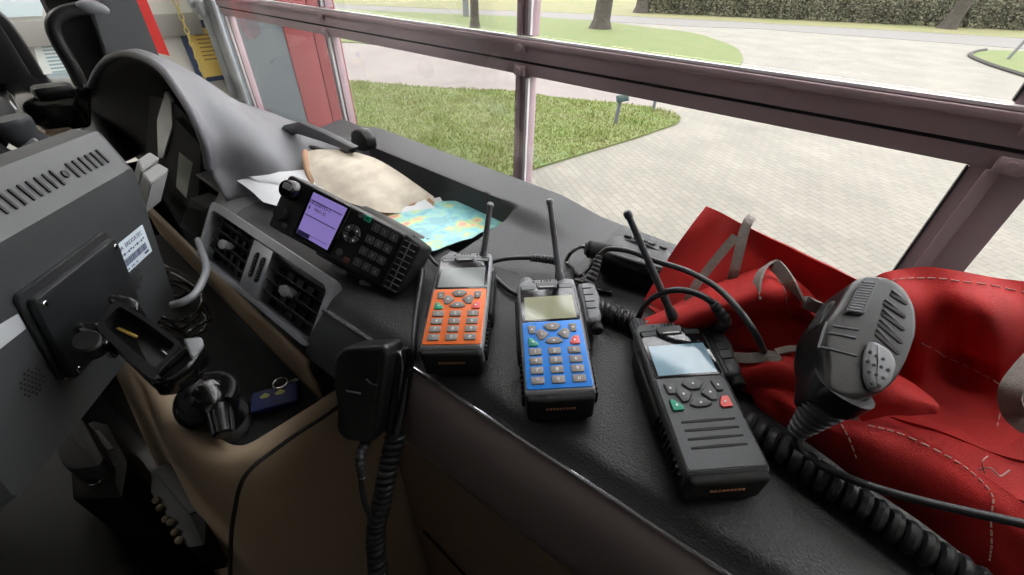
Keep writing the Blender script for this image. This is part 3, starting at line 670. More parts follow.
o = obj('back_wall', bm, 'beige', t, world=True, ang=60); o.modifiers.new('thickness', 'SOLIDIFY').thickness = .004
sm = [onx(342, 404, -.3365)]+[onx(a, b, -.333) for a, b in ((322, 418), (300, 432), (272, 452), (252, 468))]+[onx(241, 484, -.334), onx(235, 508, -.336), onx(231, 540, -.338), onx(230, 600, -.341)]
bm = new(); tube(bm, cat(sm, 6), .0022, 8); obj('panel_joint', bm, 'seal', t, world=True)
bm = new(); cyl(bm, onx(264, 428, -.34)+Vector((.004, 0, 0)), onx(264, 428, -.34)+Vector((-.01, 0, 0)), .002, n=10); bm.free()
# ---- steering wheel
c = Vector((-1.03, -.17, 2.04)); nrm = Vector((.10, -.50, .86)).normalized(); SM = frame(c, Vector((1, 0, 0)), Vector((0, .86, .5)))
t = thing('steering_wheel', 'black steering wheel with control spokes at the left edge', 'steering wheel', mx=SM)
bm = new(); tube(bm, [(0.21*math.cos(a*PI/24), 0.21*math.sin(a*PI/24), .015) for a in range(48)], .016, 12, closed=True); obj('rim', bm, 'matte', t)
bm = new(); prism(bm, rrect(.15, .13, .05, 6), -.04, .035, .02, 4); obj('airbag_cover', bm, 'matte', t)
for s, a in ((1, 0), (-1, 0)):
    A_ = math.radians(a) if s > 0 else PI; bm = new(); box(bm, (.06, -.017, -.012), (.20, .017, .012), .008, mx=Matrix.Rotation(A_, 4, 'Z')); sp = obj('spoke', bm, 'gloss', t)
    bm = new(); box(bm, (.095, -.010, .010), (.118, .010, .016), .003, mx=Matrix.Rotation(A_, 4, 'Z')); obj('button', bm, 'lgrey', sp)
for st_, nm in (([(8, 118), (24, 136), (48, 148), (70, 158)], 1), ([(-20, 150), (0, 160), (30, 168), (60, 172)], 0)):
    bm = new(); tube(bm, cat([SM.inverted() @ onx(a, b, -.90) for a, b in st_], 6), [.020]+[.022-.0006*i for i in range(18)], 12); sk = obj('control_stalk', bm, 'dgrey', t)
    if nm:
        bm = new(); q_ = SM.inverted() @ onx(31, 145, -.878); box(bm, q_-Vector((.012, .010, .004)), q_+Vector((.012, .010, .004)), .003); obj('button', bm, 'lgrey', sk)
bm = new(); cyl(bm, (0, 0, -.35), (0, 0, -.03), .045, n=20); obj('column', bm, 'matte', t)
# ---- left side of the cab: pillar, grab handle, door top, mirror
def xpoly(px, X, d, m, name, parent=None, r=None, bev=0, seg=2):
    P = [onx(a, b, X) for a, b in px]; pts = [(p.y, p.z) for p in P]
    if r: pts = rpoly(pts, r, 4)
    mx = Matrix(((0, 0, -1, X), (1, 0, 0, 0), (0, 1, 0, 0), (0, 0, 0, 1)))
    bm = new(); prism(bm, pts, 0, d, bev, seg, mx=mx, star=True); return obj(name, bm, m, parent, world=parent is not None)
o = xpoly([(80, -60), (112, -60), (160, 58), (140, 70), (110, 62), (96, 20)], -1.30, .06, 'dgrey', 'trim_2'); tag(o, kind='structure')
o = xpoly([(40, -60), (84, -60), (110, 50), (112, 100), (88, 96), (72, 60), (40, -8)], -1.36, .05, 'matte', 'trim_3'); tag(o, kind='structure')
o = xpoly([(100, -60), (122, -60), (170, 56), (154, 52)], -1.42, .05, 'redc', 'red_body_pillar'); tag(o, 'red painted body pillar outside the left windscreen edge', 'pillar')
t = thing('grab_handle', 'black curved grab handle on the left windscreen pillar', 'grab handle', loc=onx(84, 90, -1.27))
G_ = cat([onx(a, b, -1.27) for a, b in ((98, 6), (84, 8), (66, 12), (56, 18), (53, 28), (58, 42), (66, 56), (75, 72), (84, 92))], 6)
bm = new(); tube(bm, G_, [.0115]*len(G_), 12); obj('bar', bm, 'black', t, world=True)
bm = new(); c = onx(93, 7, -1.26); tube(bm, cat([c+Vector((0, -.024, .004)), c, c+Vector((.002, .022, -.008))], 5), [.004, .007, .010, .011, .012, .012, .012, .011, .010, .008, .004], 12); obj('end_cap', bm, 'mgrey', t, world=True)
t = thing('door_mirror', 'large black mirror housing seen through the driver window', 'mirror', loc=onx(20, 92, -1.66))
xpoly([(-60, -12), (-20, 0), (6, 14), (26, 42), (47, 78), (45, 90), (30, 93), (4, 92), (-60, 80)], -1.60, .05, 'black', 'housing', t, r=.02, bev=.010, seg=3)
xpoly([(-52, 0), (-16, 12), (0, 24), (14, 46), (34, 80), (20, 86), (0, 84), (-52, 70)], -1.588, .012, 'matte', 'rear_shell', t, r=.02, bev=.004)
bm = new(); tube(bm, [onx(0, 92, -1.63), onx(-8, 120, -1.52)], .018, 10); obj('arm', bm, 'black', t, world=True)
t = thing('stalk_housing', 'glossy black console ledge below the driver window', 'ledge', loc=onx(50, 120, -1.3))
xpoly([(20, 104), (34, 96), (70, 89), (92, 86), (92, 128), (60, 132), (28, 124)], -1.22, .2, 'gloss', 'ledge_body', t, r=.01, bev=.006)
xpoly([(45, 108), (72, 105), (72, 124), (50, 126)], -1.217, .006, 'plate', 'pocket_lid', t, r=.004, bev=.002)
xpoly([(44, 131), (72, 128), (88, 150), (60, 160), (46, 148)], -1.21, .15, 'beige', 'armrest', t, r=.006, bev=.004)
bm = new(); c = onx(55, 93, -1.2); box(bm, c+Vector((-.02, -.03, -.01)), c+Vector((.02, .03, .016)), .01); obj('window_switch', bm, 'black', t, world=True)
# wiper arm and black cap beyond the dash at the windscreen foot
t = thing('slotted_bracket', 'dark grey slotted bracket lying at the foot of the windscreen beside the hood', 'bracket', loc=ony(320, 140, .335))
def ypoly(px, Y, d, m, name, parent, r=None, bev=0):
    P = [ony(a, b, Y) for a, b in px]; pts = [(p.x, p.z) for p in P]
    if r: pts = rpoly(pts, r, 3)
    mx = Matrix(((1, 0, 0, 0), (0, 0, 1, Y), (0, 1, 0, 0), (0, 0, 0, 1))); bm = new(); prism(bm, pts, 0, d, bev, 2, mx=mx); return obj(name, bm, m, parent, world=True)
outp = [(273, 137), (284, 125), (298, 122), (325, 134), (352, 148), (346, 154), (320, 152), (296, 146)]
ypoly([(273, 137), (284, 125), (298, 122), (325, 134), (352, 148), (348, 151), (320, 141), (297, 134), (289, 136), (281, 142)], .335, .012, 'dgrey', 'upper_bar', t, bev=.001)
ypoly([(274, 138), (282, 142), (296, 143), (322, 150), (348, 150), (352, 153), (322, 155), (294, 149)], .3345, .010, 'black', 'lower_bar', t, bev=.001)
t = thing('rubber_stop', 'black rounded rubber stop standing at the foot of the windscreen by the slotted bracket', 'cap', loc=ony(359, 150, .37))
ypoly([(350, 132), (354, 129), (360, 131), (366, 139), (368, 150), (362, 152), (354, 150), (350, 142)], .372, .02, 'black', 'cap', t, r=.004, bev=.004)
# ================================================================ THINGS ON THE DASH
PN = Vector((0, -.12, .9928)).normalized()
def lay(px, py, xdir, h=0, tilt=0):
    """frame lying on the dash top"""
    o = ond(px, py, h); x = Vector(xdir); x = (x-PN*x.dot(PN)).normalized(); y = PN.cross(x); m = Matrix((x, y, PN)).transposed().to_4x4(); m.translation = o; return m
def layat(o, xdir):
    x = Vector(xdir); x = (x-PN*x.dot(PN)).normalized(); y = PN.cross(x); m = Matrix((x, y, PN)).transposed().to_4x4(); m.translation = Vector(o); return m
def pl(m, x, y, h=0):
    """where the view ray meets the plane z = h of frame m, in its own coordinates"""
    n = m.col[2].xyz; o = m.translation+n*h; r = ray(x, y); t = (o-CAM).dot(n)/r.dot(n); return m.inverted() @ (CAM+r*t)
def screen_mat(name, cols):
    m = mat(name, cols[0], .12, spec=.6, emit=0); return m
K['lcd_o'] = mat('lcd_grey', srgb(128, 136, 136), .10, spec=.8)
K['lcd_b'] = mat('lcd_olive', srgb(158, 160, 132), .08, spec=.8)
K['lcd_g'] = mat('lcd_blue', srgb(134, 168, 186), .07, spec=1.0)
K['scrg'] = mat('screen_black', srgb(22, 24, 28), .06, spec=.9)
def radio(name, label, mx, face, kind, antlen, antdir, lcd, grp=None):
    t = thing(name, label, 'two-way radio', mx=mx); H = .034; bod = 'mgrey' if kind != 'grille' else 'dgrey'; fr = {'orange': 'mgrey', 'blue': 'mgrey', 'grille': 'dgrey'}[kind]
    # battery and lower shell
    bm = new(); prism(bm, rpoly([(-.0285, .050), (.0285, .050), (.0285, .0), (.0268, -.060), (-.0268, -.060), (-.0285, .0)], .008), .0005, .021, .005, 3); obj('battery', bm, 'matte', t)
    bm = new(); prism(bm, rpoly([(-.0285, .062), (-.022, .0675), (.020, .0675), (.0275, .0655), (.0285, .05), (.0285, .0), (.0272, -.0615), (.0262, -.0635), (-.0262, -.0635), (-.0272, -.0615), (-.0285, .0)], .005), .012, H, .0028, 3); obj('housing', bm, fr, t)
    for s in (-1, 1):
        bm = new(); box(bm, (s*.0275, -.018, .006), (s*.0318, .046, .027), .0022, 3); gp = obj('side_grip', bm, 'matte', t)
        bm = new()
        for k in range(9): box(bm, (s*.030, -.060+k*.0048, .012), (s*.0283-.001*s, -.0575+k*.0048, .026), .0005, 1)
        obj('grip_ribs', bm, 'matte', t)
    bm = new(); prism(bm, rpoly([(-.0265, -.052), (.0265, -.052), (.0262, -.069), (-.0262, -.069)], .004), .004, .0325, .003, 3); obj('chin', bm, 'matte', t)
    bm = new()
    for k in range(9): box(bm, (-.0115+k*.0026, -.0699, .0205), (-.0098+k*.0026, -.0688, .0222))
    obj('nameplate', bm, 'copper', t)
    # screen
    bm = new(); prism(bm, rpoly([(-.0258, .0585), (.0258, .0585), (.0262, .0105), (-.0262, .0105)], .003), H-.001, H+.0008, .0005, 1); sc = obj('screen_window', bm, 'scrg', t)
    bm = new(); prism(bm, [(-.0225, .0415), (.0225, .0415), (.0228, .0125), (-.0228, .0125)], H+.0008, H+.0010); obj('display', bm, lcd, sc)
    bm = new(); prism(bm, rpoly([(-.0105, .061), (.0105, .061), (.0095, .0525), (-.0095, .0525)], .0015), H-.001, H+.0022, .0008); obj('earpiece_bar', bm, fr, t)
    bm = new(); prism(bm, rrect(.014, .0012, .0005, 2, 0, .0535), H+.0022, H+.0025); obj('maker_mark', bm, 'legend', t)
    for s in (-1, 1):
        bm = new(); prism(bm, rpoly([(s*.0115, .0575), (s*.0245, .0568), (s*.0240, .0515), (s*.0118, .0520)], .001), H+.0002, H+.0014, .0004, 1); obj('window_tab', bm, 'dgrey' if kind == 'grille' else 'mgrey', sc)
    bm = new()
    for k in range(4): box(bm, (-.005+k*.0028, .0612, H-.0005), (-.0036+k*.0028, .0660, H+.0004), .0003, 1)
    obj('earpiece_slots', bm, 'seal', t)
    bm = new()
    for s in (-1, 1): cyl(bm, (s*.012, .0635, H-.001), (s*.012, .0635, H+.0004), .0010, n=10)
    obj('indicator', bm, 'seal', t)
    # keypad panel
    if face:
        bm = new(); prism(bm, rpoly([(-.0258, .0098), (.0258, .0098), (.0256, -.0595), (-.0256, -.0595)], .0025), H-.001, H+.0010, .0005, 2); pn = obj('keypad_panel', bm, face, t)
    else:
        bm = new(); prism(bm, rpoly([(-.0258, .0098), (.0258, .0098), (.0256, -.0605), (-.0256, -.0605)], .002), H-.001, H+.0004, .0004, 1); pn = obj('front_panel', bm, 'dgrey', t)
        a = rpoly([(-.0258, .0098), (.0258, .0098), (.0256, -.0605), (-.0256, -.0605)], .002); b = [(x*1.03, y*1.015-.0002) for x, y in a]
        bm = new(); ringplate(bm, b, a, H-.001, H+.0002); obj('panel_groove', bm, 'seal', t)
        bm = new()
        for y in (-.0270, -.0334, -.0397, -.0460): prism(bm, rpoly([(-.0185, y-.0007), (-.0185, y+.0008), (0, y+.0014), (.0195, y+.0010), (.0195, y-.0002), (0, y-.0008)], .0006, 3), H+.0003, H+.0008)
        obj('speaker_slots', bm, 'seal', t)
    km = 'key' if face else 'keyd'; z0 = H
    def key(pts, m=km, nm='key', sym=None, h=.0022):
        q0 = Vector((sum(p[0] for p in pts)/len(pts), sum(p[1] for p in pts)/len(pts))); gk = 1.02 if sym else (1.22 if 'nav' in nm else 1.08); pts = [tuple(q0+(Vector(p)-q0)*gk) for p in pts]
        bm = new(); prism(bm, rpoly(pts, .0011, 3), z0, z0+h, .0005, 2); k = obj(nm, bm, m, t)
        a = rpoly(pts, .0014, 3); c = Vector((sum(p[0] for p in a)/len(a), sum(p[1] for p in a)/len(a))); b = [tuple(c+(Vector(p)-c)*1.13) for p in a]
        if sym:
            q = text_bm(sym, .0048, T(c.x, c.y, z0+h+.00005), .0001) if isinstance(sym, str) else None
            obj('legend', q, 'legend', k)
        else:
            bm = new(); cyl(bm, (c.x, c.y, z0+h-.0003), (c.x, c.y, z0+h+.0002), .0009, n=10); obj('legend', bm, 'legend', k)
        if not face:
            bm = new(); ringplate(bm, b, a, z0, z0+.0006); obj('key_gap', bm, 'seal', k)
        return k
    key([(-.0065, .0035), (-.003, .0064), (.003, .0064), (.0065, .0035), (.0030, -.0008), (-.0030, -.0008)], nm='navigation_key')
    key([(-.0065, -.0140), (-.003, -.0100), (.003, -.0100), (.0065, -.0140), (.0035, -.0158), (-.0035, -.0158)], nm='navigation_key')
    key([(-.0140, -.004), (-.0115, -.0005), (-.0085, -.0015), (-.0045, -.0052), (-.0085, -.0102), (-.0120, -.0105)], nm='navigation_key')
    key([(.0140, -.004), (.0115, -.0005), (.0085, -.0015), (.0045, -.0052), (.0085, -.0102), (.0120, -.0105)], nm='navigation_key')
    key([(-.0212, .0045), (-.0145, .0045), (-.0155, -.0038), (-.0202, -.0038)], nm='soft_key')
    key([(.0212, .0045), (.0145, .0045), (.0155, -.0038), (.0202, -.0038)], nm='soft_key')
    key([(-.0212, -.0095), (-.0185, -.0095), (-.0135, -.0150), (-.0140, -.0178), (-.0212, -.0178)], 'green', 'call_key')
    key([(.0212, -.0095), (.0165, -.0095), (.0135, -.0150), (.0140, -.0178), (.0212, -.0178)], 'redk', 'end_key')
    if face:
        L = '123456789*0#'
        for r in range(4):
            for c in range(3):
                y = -.0240-.0094*r; x = (-.0165, -.0005, .0157)[c]
                key([(x-.0052, y+.0034), (x+.0052, y+.0034), (x+.0050, y-.0034), (x-.0050, y-.0034)], sym=L[r*3+c])
    # knob, antenna
    bm = new(); cyl(bm, (-.019, .066, .019), (-.019, .0835, .019), .0066, .0060, 24, .0012)
    for k in range(14): a = 2*PI*k/14; tube(bm, [(-.019+.0065*math.cos(a), .068, .019+.0065*math.sin(a)), (-.019+.0061*math.cos(a), .0815, .019+.0061*math.sin(a))], .0006, 5)
    obj('volume_knob', bm, 'mgrey' if face else 'dgrey', t)
    b = Vector((.0155, .066, .019)); tipw = mx.inverted() @ antdir; d = (tipw-b).normalized(); L_ = (tipw-b).length
    pts = [b+d*L_*f for f in (0, .03, .10, .16, .22, .23, .60, .95, .955, .985, 1)]; rr = [.0068, .0066, .0056, .0048, .0042, .0034, .0029, .0026, .0034, .0034, .0022]
    bm = new(); tube(bm, pts, rr, 14); obj('antenna', bm, 'mgrey' if face else 'dgrey', t)
    return t
def place(t, xax):
    o = Vector(t); o.z = dz(o.y); return layat(o, xax)
mo_ = place((-.2396, .2133, 0), (.7724, .6342, 0)); mb_ = place((-.1438, .2333, 0), (.7364, .6751, 0)); mg_ = place((-.0259, .2514, 0), (.7246, .6892, 0))
radio('handheld_radio', 'handheld radio with orange keypad and short stubby antenna beside the fixed radio', mo_, 'orange', 'orange', .05, dep(490.5, 203, .40), 'lcd_o')
radio('handheld_radio', 'handheld radio with bright blue keypad, standing between the orange and the all-grey radio', mb_, 'blue', 'blue', .06, dep(549.5, 199, .375), 'lcd_b')
radio('handheld_radio', 'dark grey handheld radio with speaker slots instead of number keys', mg_, None, 'grille', .07, dep(626.5, 211, .33), 'lcd_g')
# side plugs with strain relief and cables
def plug(name, label, mx, arc, sr, side_len, grp=None):
    t = thing(name, label, 'cable plug', mx=mx @ T(.0375, .037, .019))
    bm = new(); prism(bm, rpoly([(-.0065, .027), (.006, .029), (.0105, .025), (.0125, .006), (.0095, -.006), (.0095, -.018), (.0055, -.024), (-.0065, -.024)], .003), -.011, .010, .004, 3); obj('plug_body', bm, 'mgrey' if sr else 'dgrey', t)
    bm = new()
    for k in range(4): box(bm, (-.003, .018-k*.009, .0095), (.006, .0188-k*.009, .0108), .0003, 1)
    obj('grip_lines', bm, 'seal', t)
    bm = new(); cyl(bm, (.004, -.020, .002), (.004, -.031, .002), .0055, n=16, bev=.001); obj('lock_screw', bm, 'matte', t)
    return t
plug('accessory_plug', 'grey accessory plug on the right side of the blue radio', mb_, None, True, 0)
plug('accessory_plug', 'dark accessory plug on the right side of the slotted grey radio', mg_, None, False, 0)
def D(L): return [ond(a, b, h) for a, b, h in L]
def relief(bm, pts, r0, r1, n=8):
    P = cat(pts, 12); N = len(P); rr = []
    for i in range(N):
        f = i/(N-1); rr.append((r0+(r1-r0)*f)*(1 if int(f*n*2) % 2 == 0 else .78))
    tube(bm, P, rr, 14)
def cable(name, label, pts, r, m='rubber', rel=None, cat_='cable', n=10, group=None):
    P = cat(pts, n); t = thing(name, label, cat_, loc=P[0], group=group)
    bm = new(); tube(bm, P, r, 10); obj('sheath', bm, m, t, world=True)
    for (pp, a, b) in (rel or []):
        bm = new(); relief(bm, pp, a, b); obj('strain_relief', bm, m, t, world=True)
    return t
top_b = mb_ @ Vector((.0405, .064, .020)); top_g = mg_ @ Vector((.0405, .064, .020))
cable('cable', 'black cable arching from the plug of the blue radio over to the red bag', [top_b, ond(596, 268, .036), ond(599, 257, .044), ond(606, 250, .050), ond(616, 249, .054), ond(632, 252, .056), ond(656, 261, .060), ond(687, 271, .066), ond(716, 287, .070), ond(738, 309, .070), ond(755, 333, .062), ond(764, 352, .040), ond(768, 362, .012), ond(771, 368, -.001)], .0026, rel=[([top_b, ond(595, 270, .034), ond(600, 254, .046)], .0062, .0036)])
cable('cable', 'black cable looping over the antenna foot of the slotted grey radio', [top_g, ond(722, 318, .050), ond(715, 305, .060), ond(700, 295, .066), ond(679, 290, .066), ond(660, 294, .058), ond(646, 304, .040), ond(638, 318, .016)], .0027, rel=[([top_g, ond(725, 322, .046), ond(713, 303, .062)], .0068, .0040)])
cable('cable', 'black cable with ribbed collar running from the orange radio to the black microphone', D([(492, 262, .006), (505, 259, .008), (520, 258, .012), (532, 258, .014), (556, 260, .014)]), .0025, rel=[(D([(531, 258, .014), (543, 259, .014), (558, 261, .014)]), .0042, .0052)])
cable('cable', 'black cable ducking under the blue radio from the orange one', D([(494, 276, .004), (503, 285, .004), (514, 293, .004), (530, 298, .003)]), .0026)
cable('cable', 'black cable hanging down beside the right end of the fixed radio', D([(416, 238, .02), (421, 252, .012), (421, 275, .006), (417, 305, .004), (414, 335, .004), (413, 352, .001)]) + [ond(412, 366, -.012)], .0028)
cable('cable', 'thin black cable curling behind the orange radio from the fixed radio', D([(414, 236, .02), (424, 248, .012), (434, 262, .006), (445, 270, .003)]), .0022)
def coil(name, label, path, R, r, pitch, n=10, m='rubber', per=14):
    P = cat(path, n); t = thing(name, label, 'coiled cord', loc=P[0]); bm = new(); tube(bm, helix(P, R, pitch, per), r, 8); obj('coil', bm, m, t, world=True); return t
coil('coiled_cord', 'thick black coiled cord running down beside the red bag to the lower right', D([(748, 424, .010), (775, 444, .012), (815, 472, .012), (860, 503, .012), (910, 538, .012), (960, 572, .012), (1020, 612, .012)]), .0066, .0039, .0083, n=16)
coil('coiled_cord', 'short black coiled cord between the blue radio and the slotted grey radio', D([(600, 309, .010), (615, 315, .010), (632, 322, .010), (650, 331, .010)]), .0062, .0030, .0066, n=16)
# black microphone heap at the windscreen
mm_ = lay(632, 275, (.95, .1, 0))
t = thing('microphone', 'black fist microphone lying behind the plug of the blue radio', 'microphone', mx=mm_)
bm = new(); prism(bm, rpoly([(-.038, .022), (.030, .026), (.042, .010), (.036, -.020), (-.030, -.024), (-.042, -.008)], .012, 5), .002, .032, .010, 4, star=True); obj('body', bm, 'black', t)
bm = new(); tube(bm, cat([(-.036, -.014, .030), (0, -.018, .034), (.034, -.010, .030)], 6), .0022, 8); tube(bm, cat([(-.034, .012, .028), (0, .016, .033), (.032, .012, .028)], 6), .0016, 8); obj('edge_bead', bm, 'dgrey', t)
bm = new()
for k in range(4): box(bm, (-.022+k*.013, .019, .028), (-.014+k*.013, .024, .034), .001, 1)
obj('buttons', bm, 'dgrey', t)
A_ = ond(587, 249, .030); B_ = ond(612, 252, .026)
t = thing('plug_barrel', 'black barrel plug with a round end pointing at the blue antenna', 'plug', loc=A_)
bm = new(); cyl(bm, A_, B_, .0095, .0085, 24, .002); obj('barrel', bm, 'matte', t, world=True); bm = new(); cyl(bm, A_+(A_-B_).normalized()*.002, A_-(A_-B_).normalized()*.003, .0065, n=20); obj('socket', bm, 'seal', t, world=True)
bm = new(); P_ = D([(566, 262, .004), (572, 252, .012), (584, 247, .014), (592, 262, .008), (580, 276, .004), (572, 268, .004)])
bm = new(); tube(bm, cat(P_, 8, closed=True), .0022, 8, closed=True); tube(bm, cat(D([(575, 280, .004), (590, 284, .006), (600, 290, .004), (612, 293, .003)]), 6), .0024, 8)
reorigin(tag(obj('wire_loop', bm, 'gloss'), 'loop of glossy black wire behind the antenna of the blue radio', 'wire loop'), P_[0])
bm = new(); tube(bm, cat(D([(612, 244, .012), (628, 241, .020), (648, 245, .022), (662, 256, .016), (668, 272, .006)]), 8), .0045, 10); reorigin(tag(obj('cable', bm, 'matte'), 'black cable folded behind the lying fist microphone', 'cable'), ond(612, 244, .012))
# ---- fixed mobile radio (its head stands tilted on a bracket)
FR = Matrix(((.9352, .0106, .3541), (.2676, .6339, -.7257), (-.2321, .7733, .5900)))
fx = FR.col[0].normalized(); fy = (FR.col[1]-fx*FR.col[1].dot(fx)).normalized(); fz = fx.cross(fy)
fm = Matrix((fx, fy, fz)).transposed().to_4x4(); fm.translation = Vector((-.4044, .1882, 2.1078))
t = thing('mobile_radio', 'black mobile radio with lit purple screen and keypad, tilted on a bracket above the vents', 'vehicle radio', mx=fm)
bm = new(); prism(bm, rpoly([(-.091, .030), (-.088, .033), (.068, .032), (.070, -.031), (-.088, -.032), (-.091, -.029)], .006), -.030, .0, .003, 3); obj('housing', bm, 'black', t)
bm = new(); prism(bm, rpoly([(.069, .033), (.092, .029), (.090, -.031), (.069, -.034)], .005), -.032, .003, .003, 3); ec = obj('end_cap', bm, 'matte', t)
bm = new()
for k in range(9): box(bm, (.072, .026-k*.0068, .002), (.0885, .0272-k*.0068, .0042), .0004, 1)
box(bm, (.079, -.029, .002), (.0802, .028, .0046), .0003, 1); obj('ribs', bm, 'dgrey', ec)
bm = new(); prism(bm, rpoly([(-.0555, .0315), (-.001, .0315), (-.003, -.0275), (-.0555, -.0265)], .003), -.001, .0014, .0006, 1); sw = obj('screen_window', bm, 'gloss', t)
SP = [(-.0515, .0275), (-.0055, .0285), (-.0075, -.0235), (-.0510, -.0225)]
bm = new(); prism(bm, SP, .0014, .0017); dsp = obj('display', bm, 'scr_p', sw)
bm = new()
def ink(x0, y0, x1, y1): box(bm, (x0, y0, .0017), (x1, y1, .00195))
ink(-.0505, .0185, -.008, .0195); ink(-.050, .001, -.009, .002); ink(-.0505, -.0225, -.034, -.0175); ink(-.034, -.0185, -.010, -.0180); ink(-.0495, .0085, -.0478, .012)
obj('display_marks', bm, 'scr_pd', dsp)
q = text_bm('HI DSIYO-1', .0058, T(-.0365, .0165, .0018)); obj('display_text', q, 'scr_pd', dsp)
q = text_bm('MSG 22', .0048, T(-.034, .0105, .0018)); obj('display_text', q, 'scr_pd', dsp)
bm = new(); cyl(bm, (-.0765, .018, 0), (-.0765, .018, .013), .0115, .0100, 28, .0015); kn = obj('volume_knob', bm, 'gloss', t)
bm = new(); prism(bm, rrect(.012, .007, .002, 3, -.075, .021), .013, .0140, .0004, 1); obj('knob_cap', bm, 'lgrey', kn)
bm = new(); cyl(bm, (-.080, -.011, 0), (-.080, -.011, .004), .0095, .0088, 28, .001); cyl(bm, (-.080, -.011, .004), (-.080, -.011, .005), .0035, n=16); obj('function_button', bm, 'matte', t)
bm = new(); prism(bm, rrect(.006, .005, .001, 2, -.069, -.022), 0, .0016, .0005, 1); obj('function_button', bm, 'dgrey', t)
for a in (45, 135, 225, 315):
    bm = new(); A0 = math.radians(a-38); pts = [(.0115+r*math.cos(A0+math.radians(76)*k/5), .0055+r*math.sin(A0+math.radians(76)*k/5)) for r, ks in ((.0105, range(6)), (.0045, range(5, -1, -1))) for k in ks]
    prism(bm, pts, 0, .0024, .0006, 1); k_ = obj('navigation_key', bm, 'dgrey', t)
    bm = new(); c = Vector((.0115+.0078*math.cos(math.radians(a)), .0055+.0078*math.sin(math.radians(a)), .0024)); cyl(bm, c, c+Vector((0, 0, .0003)), .0011, n=8); obj('legend', bm, 'legend', k_)
bm = new(); prism(bm, rrect(.009, .007, .0015, 3, .0215, .0285), 0, .0018, .0006, 1); g1 = obj('green_key', bm, 'green', t)
bm = new(); prism(bm, rrect(.004, .0012, .0004, 2, .0215, .0285), .0018, .0021); obj('legend', bm, 'seal', g1)
bm = new(); prism(bm, rrect(.008, .006, .0015, 3, .0185, -.0235), 0, .0016, .0006, 1); obj('end_key', bm, mat('brown_red_key', srgb(96, 44, 38), .5), t)
bm = new(); cyl(bm, (.0125, .0290, 0), (.0125, .0290, .0015), .0035, n=18, bev=.0004); obj('round_key', bm, 'dgrey', t); bm = new(); cyl(bm, (.0065, -.019, 0), (.0065, -.019, .0015), .0038, n=18, bev=.0004); obj('round_key', bm, 'dgrey', t)
for r in range(4):
    for c in range(3):
        x = .0345+.0117*c-.001*r; y = .0235-.0143*r; bm = new(); ringplate(bm, rrect(.0095, .0085, .0012, 3, x, y), rrect(.0085, .0075, .0010, 3, x, y), 0, .0012); 
        prism(bm, rrect(.0084, .0074, .001, 3, x, y), 0, .0010, .0003, 1); k_ = obj('key', bm, 'dgrey' if 0 else 'keyd' if 0 else 'dgrey', t)
        obj('legend', text_bm('123456789*0#'[r*3+c], .005, T(x, y, .00105), .0001), 'lgrey', k_)
# bracket down to the dash
bp = fm @ Vector((-.01, -.005, -.032)); foot = Vector((bp.x, bp.y+.008, dz(bp.y+.008)))
bm = new(); box(bm, (-.045, -.020, -.034), (.045, .018, -.030), .0015); tube(bm, [Vector((-.03, -.01, -.032)), fm.inverted() @ Vector((bp.x-.03, .205, dz(.205)))], .006, 8); tube(bm, [Vector((.03, -.01, -.032)), fm.inverted() @ Vector((bp.x+.03, .21, dz(.21)))], .006, 8); obj('bracket', bm, 'black', t)
bm = new(); c = fm.inverted() @ ond(343, 268, .01); cyl(bm, Vector((.00, -.035, -.02)), Vector((.012, -.035, -.02)), .006, n=16, bev=.001); box(bm, (-.03, -.038, -.028), (.06, -.030, -.012), .003); obj('bracket', bm, 'black', t)
for k in (-.005, .035):
    bm = new(); prism(bm, rrect(.020, .006, .0028, 4), 0, .006, .002, 2, mx=T(k+.01, -.041, -.018)); obj('lower_button', bm, 'mgrey', t)
# ---- papers and map in the dash well
def flat(name, px, h, th, m, label, cat_, n=3, wr=0):
    G = [[ond(a, b, c) for a, b, c in row] for row in px]; Dg = bilerp_grid(G, n); bm = new(); sheet(bm, Dg, th, wr, 18, h*100)
    o = tag(obj(name, bm, m, ang=60), label, cat_); return reorigin(o, G[0][0])
flat('paper_sheet', [[(236, 180, .020), (262, 177, .020), (296, 173, .014)], [(250, 190, .016), (276, 192, .014), (312, 190, .010)], [(263, 202, .010), (290, 208, .006), (322, 206, .004)]], 1, .0006, 'paper', 'white paper sheet sticking out lowest behind the mobile radio', 'paper')
flat('paper_sheet', [[(240, 173.5, .024), (275, 172, .022), (312, 169, .018)], [(258, 181, .020), (290, 183, .017), (322, 183, .014)], [(270, 192, .006), (300, 196, .006), (330, 196, .006)]], 2, .0006, 'paper', 'white paper sheet lying on top of the other, tip toward the hood', 'paper')
K['newsp'] = mat('map_back_paper', srgb(226, 218, 200), .75, var=.25, vscale=45, c2=srgb(206, 194, 178))
t = thing('road_atlas', 'cream folded atlas with curled tan spine propped in the dash well', 'atlas', loc=ond(340, 175, 0))
for k, (m_, dh) in enumerate((('newsp', .0), ('wood', -.004), ('paper', -.007))):
    G = [[(305, 152+k, .024), (318, 149.5, .027), (345, 150.5, .026), (374, 158, .022), (405, 176+k, .012), (434+k*2, 197+k*4, -.008)], [(307, 163, .026), (322, 160, .028), (350, 165, .024), (380, 178, .014), (408, 192+k*2, .0), (431+k*2, 203+k*5, -.014)], [(313, 178, .018), (330, 178, .018), (352, 185, .014), (376, 194, .006), (402, 203+k*4, -.008), (422+k*2, 208+k*6, -.018)], [(322, 196, .006), (340, 200, .004), (360, 206, .0), (380, 212, -.006), (402, 213+k*5, -.016), (416+k*2, 213+k*7, -.022)]]
    bm = new(); Dg = bilerp_grid([[ond(a-k*1.5, b+k*1.2, c+dh) for a, b, c in r] for r in G], 4); sheet(bm, Dg, .001, .0012, 25, k); obj('page', bm, m_, t, world=True)
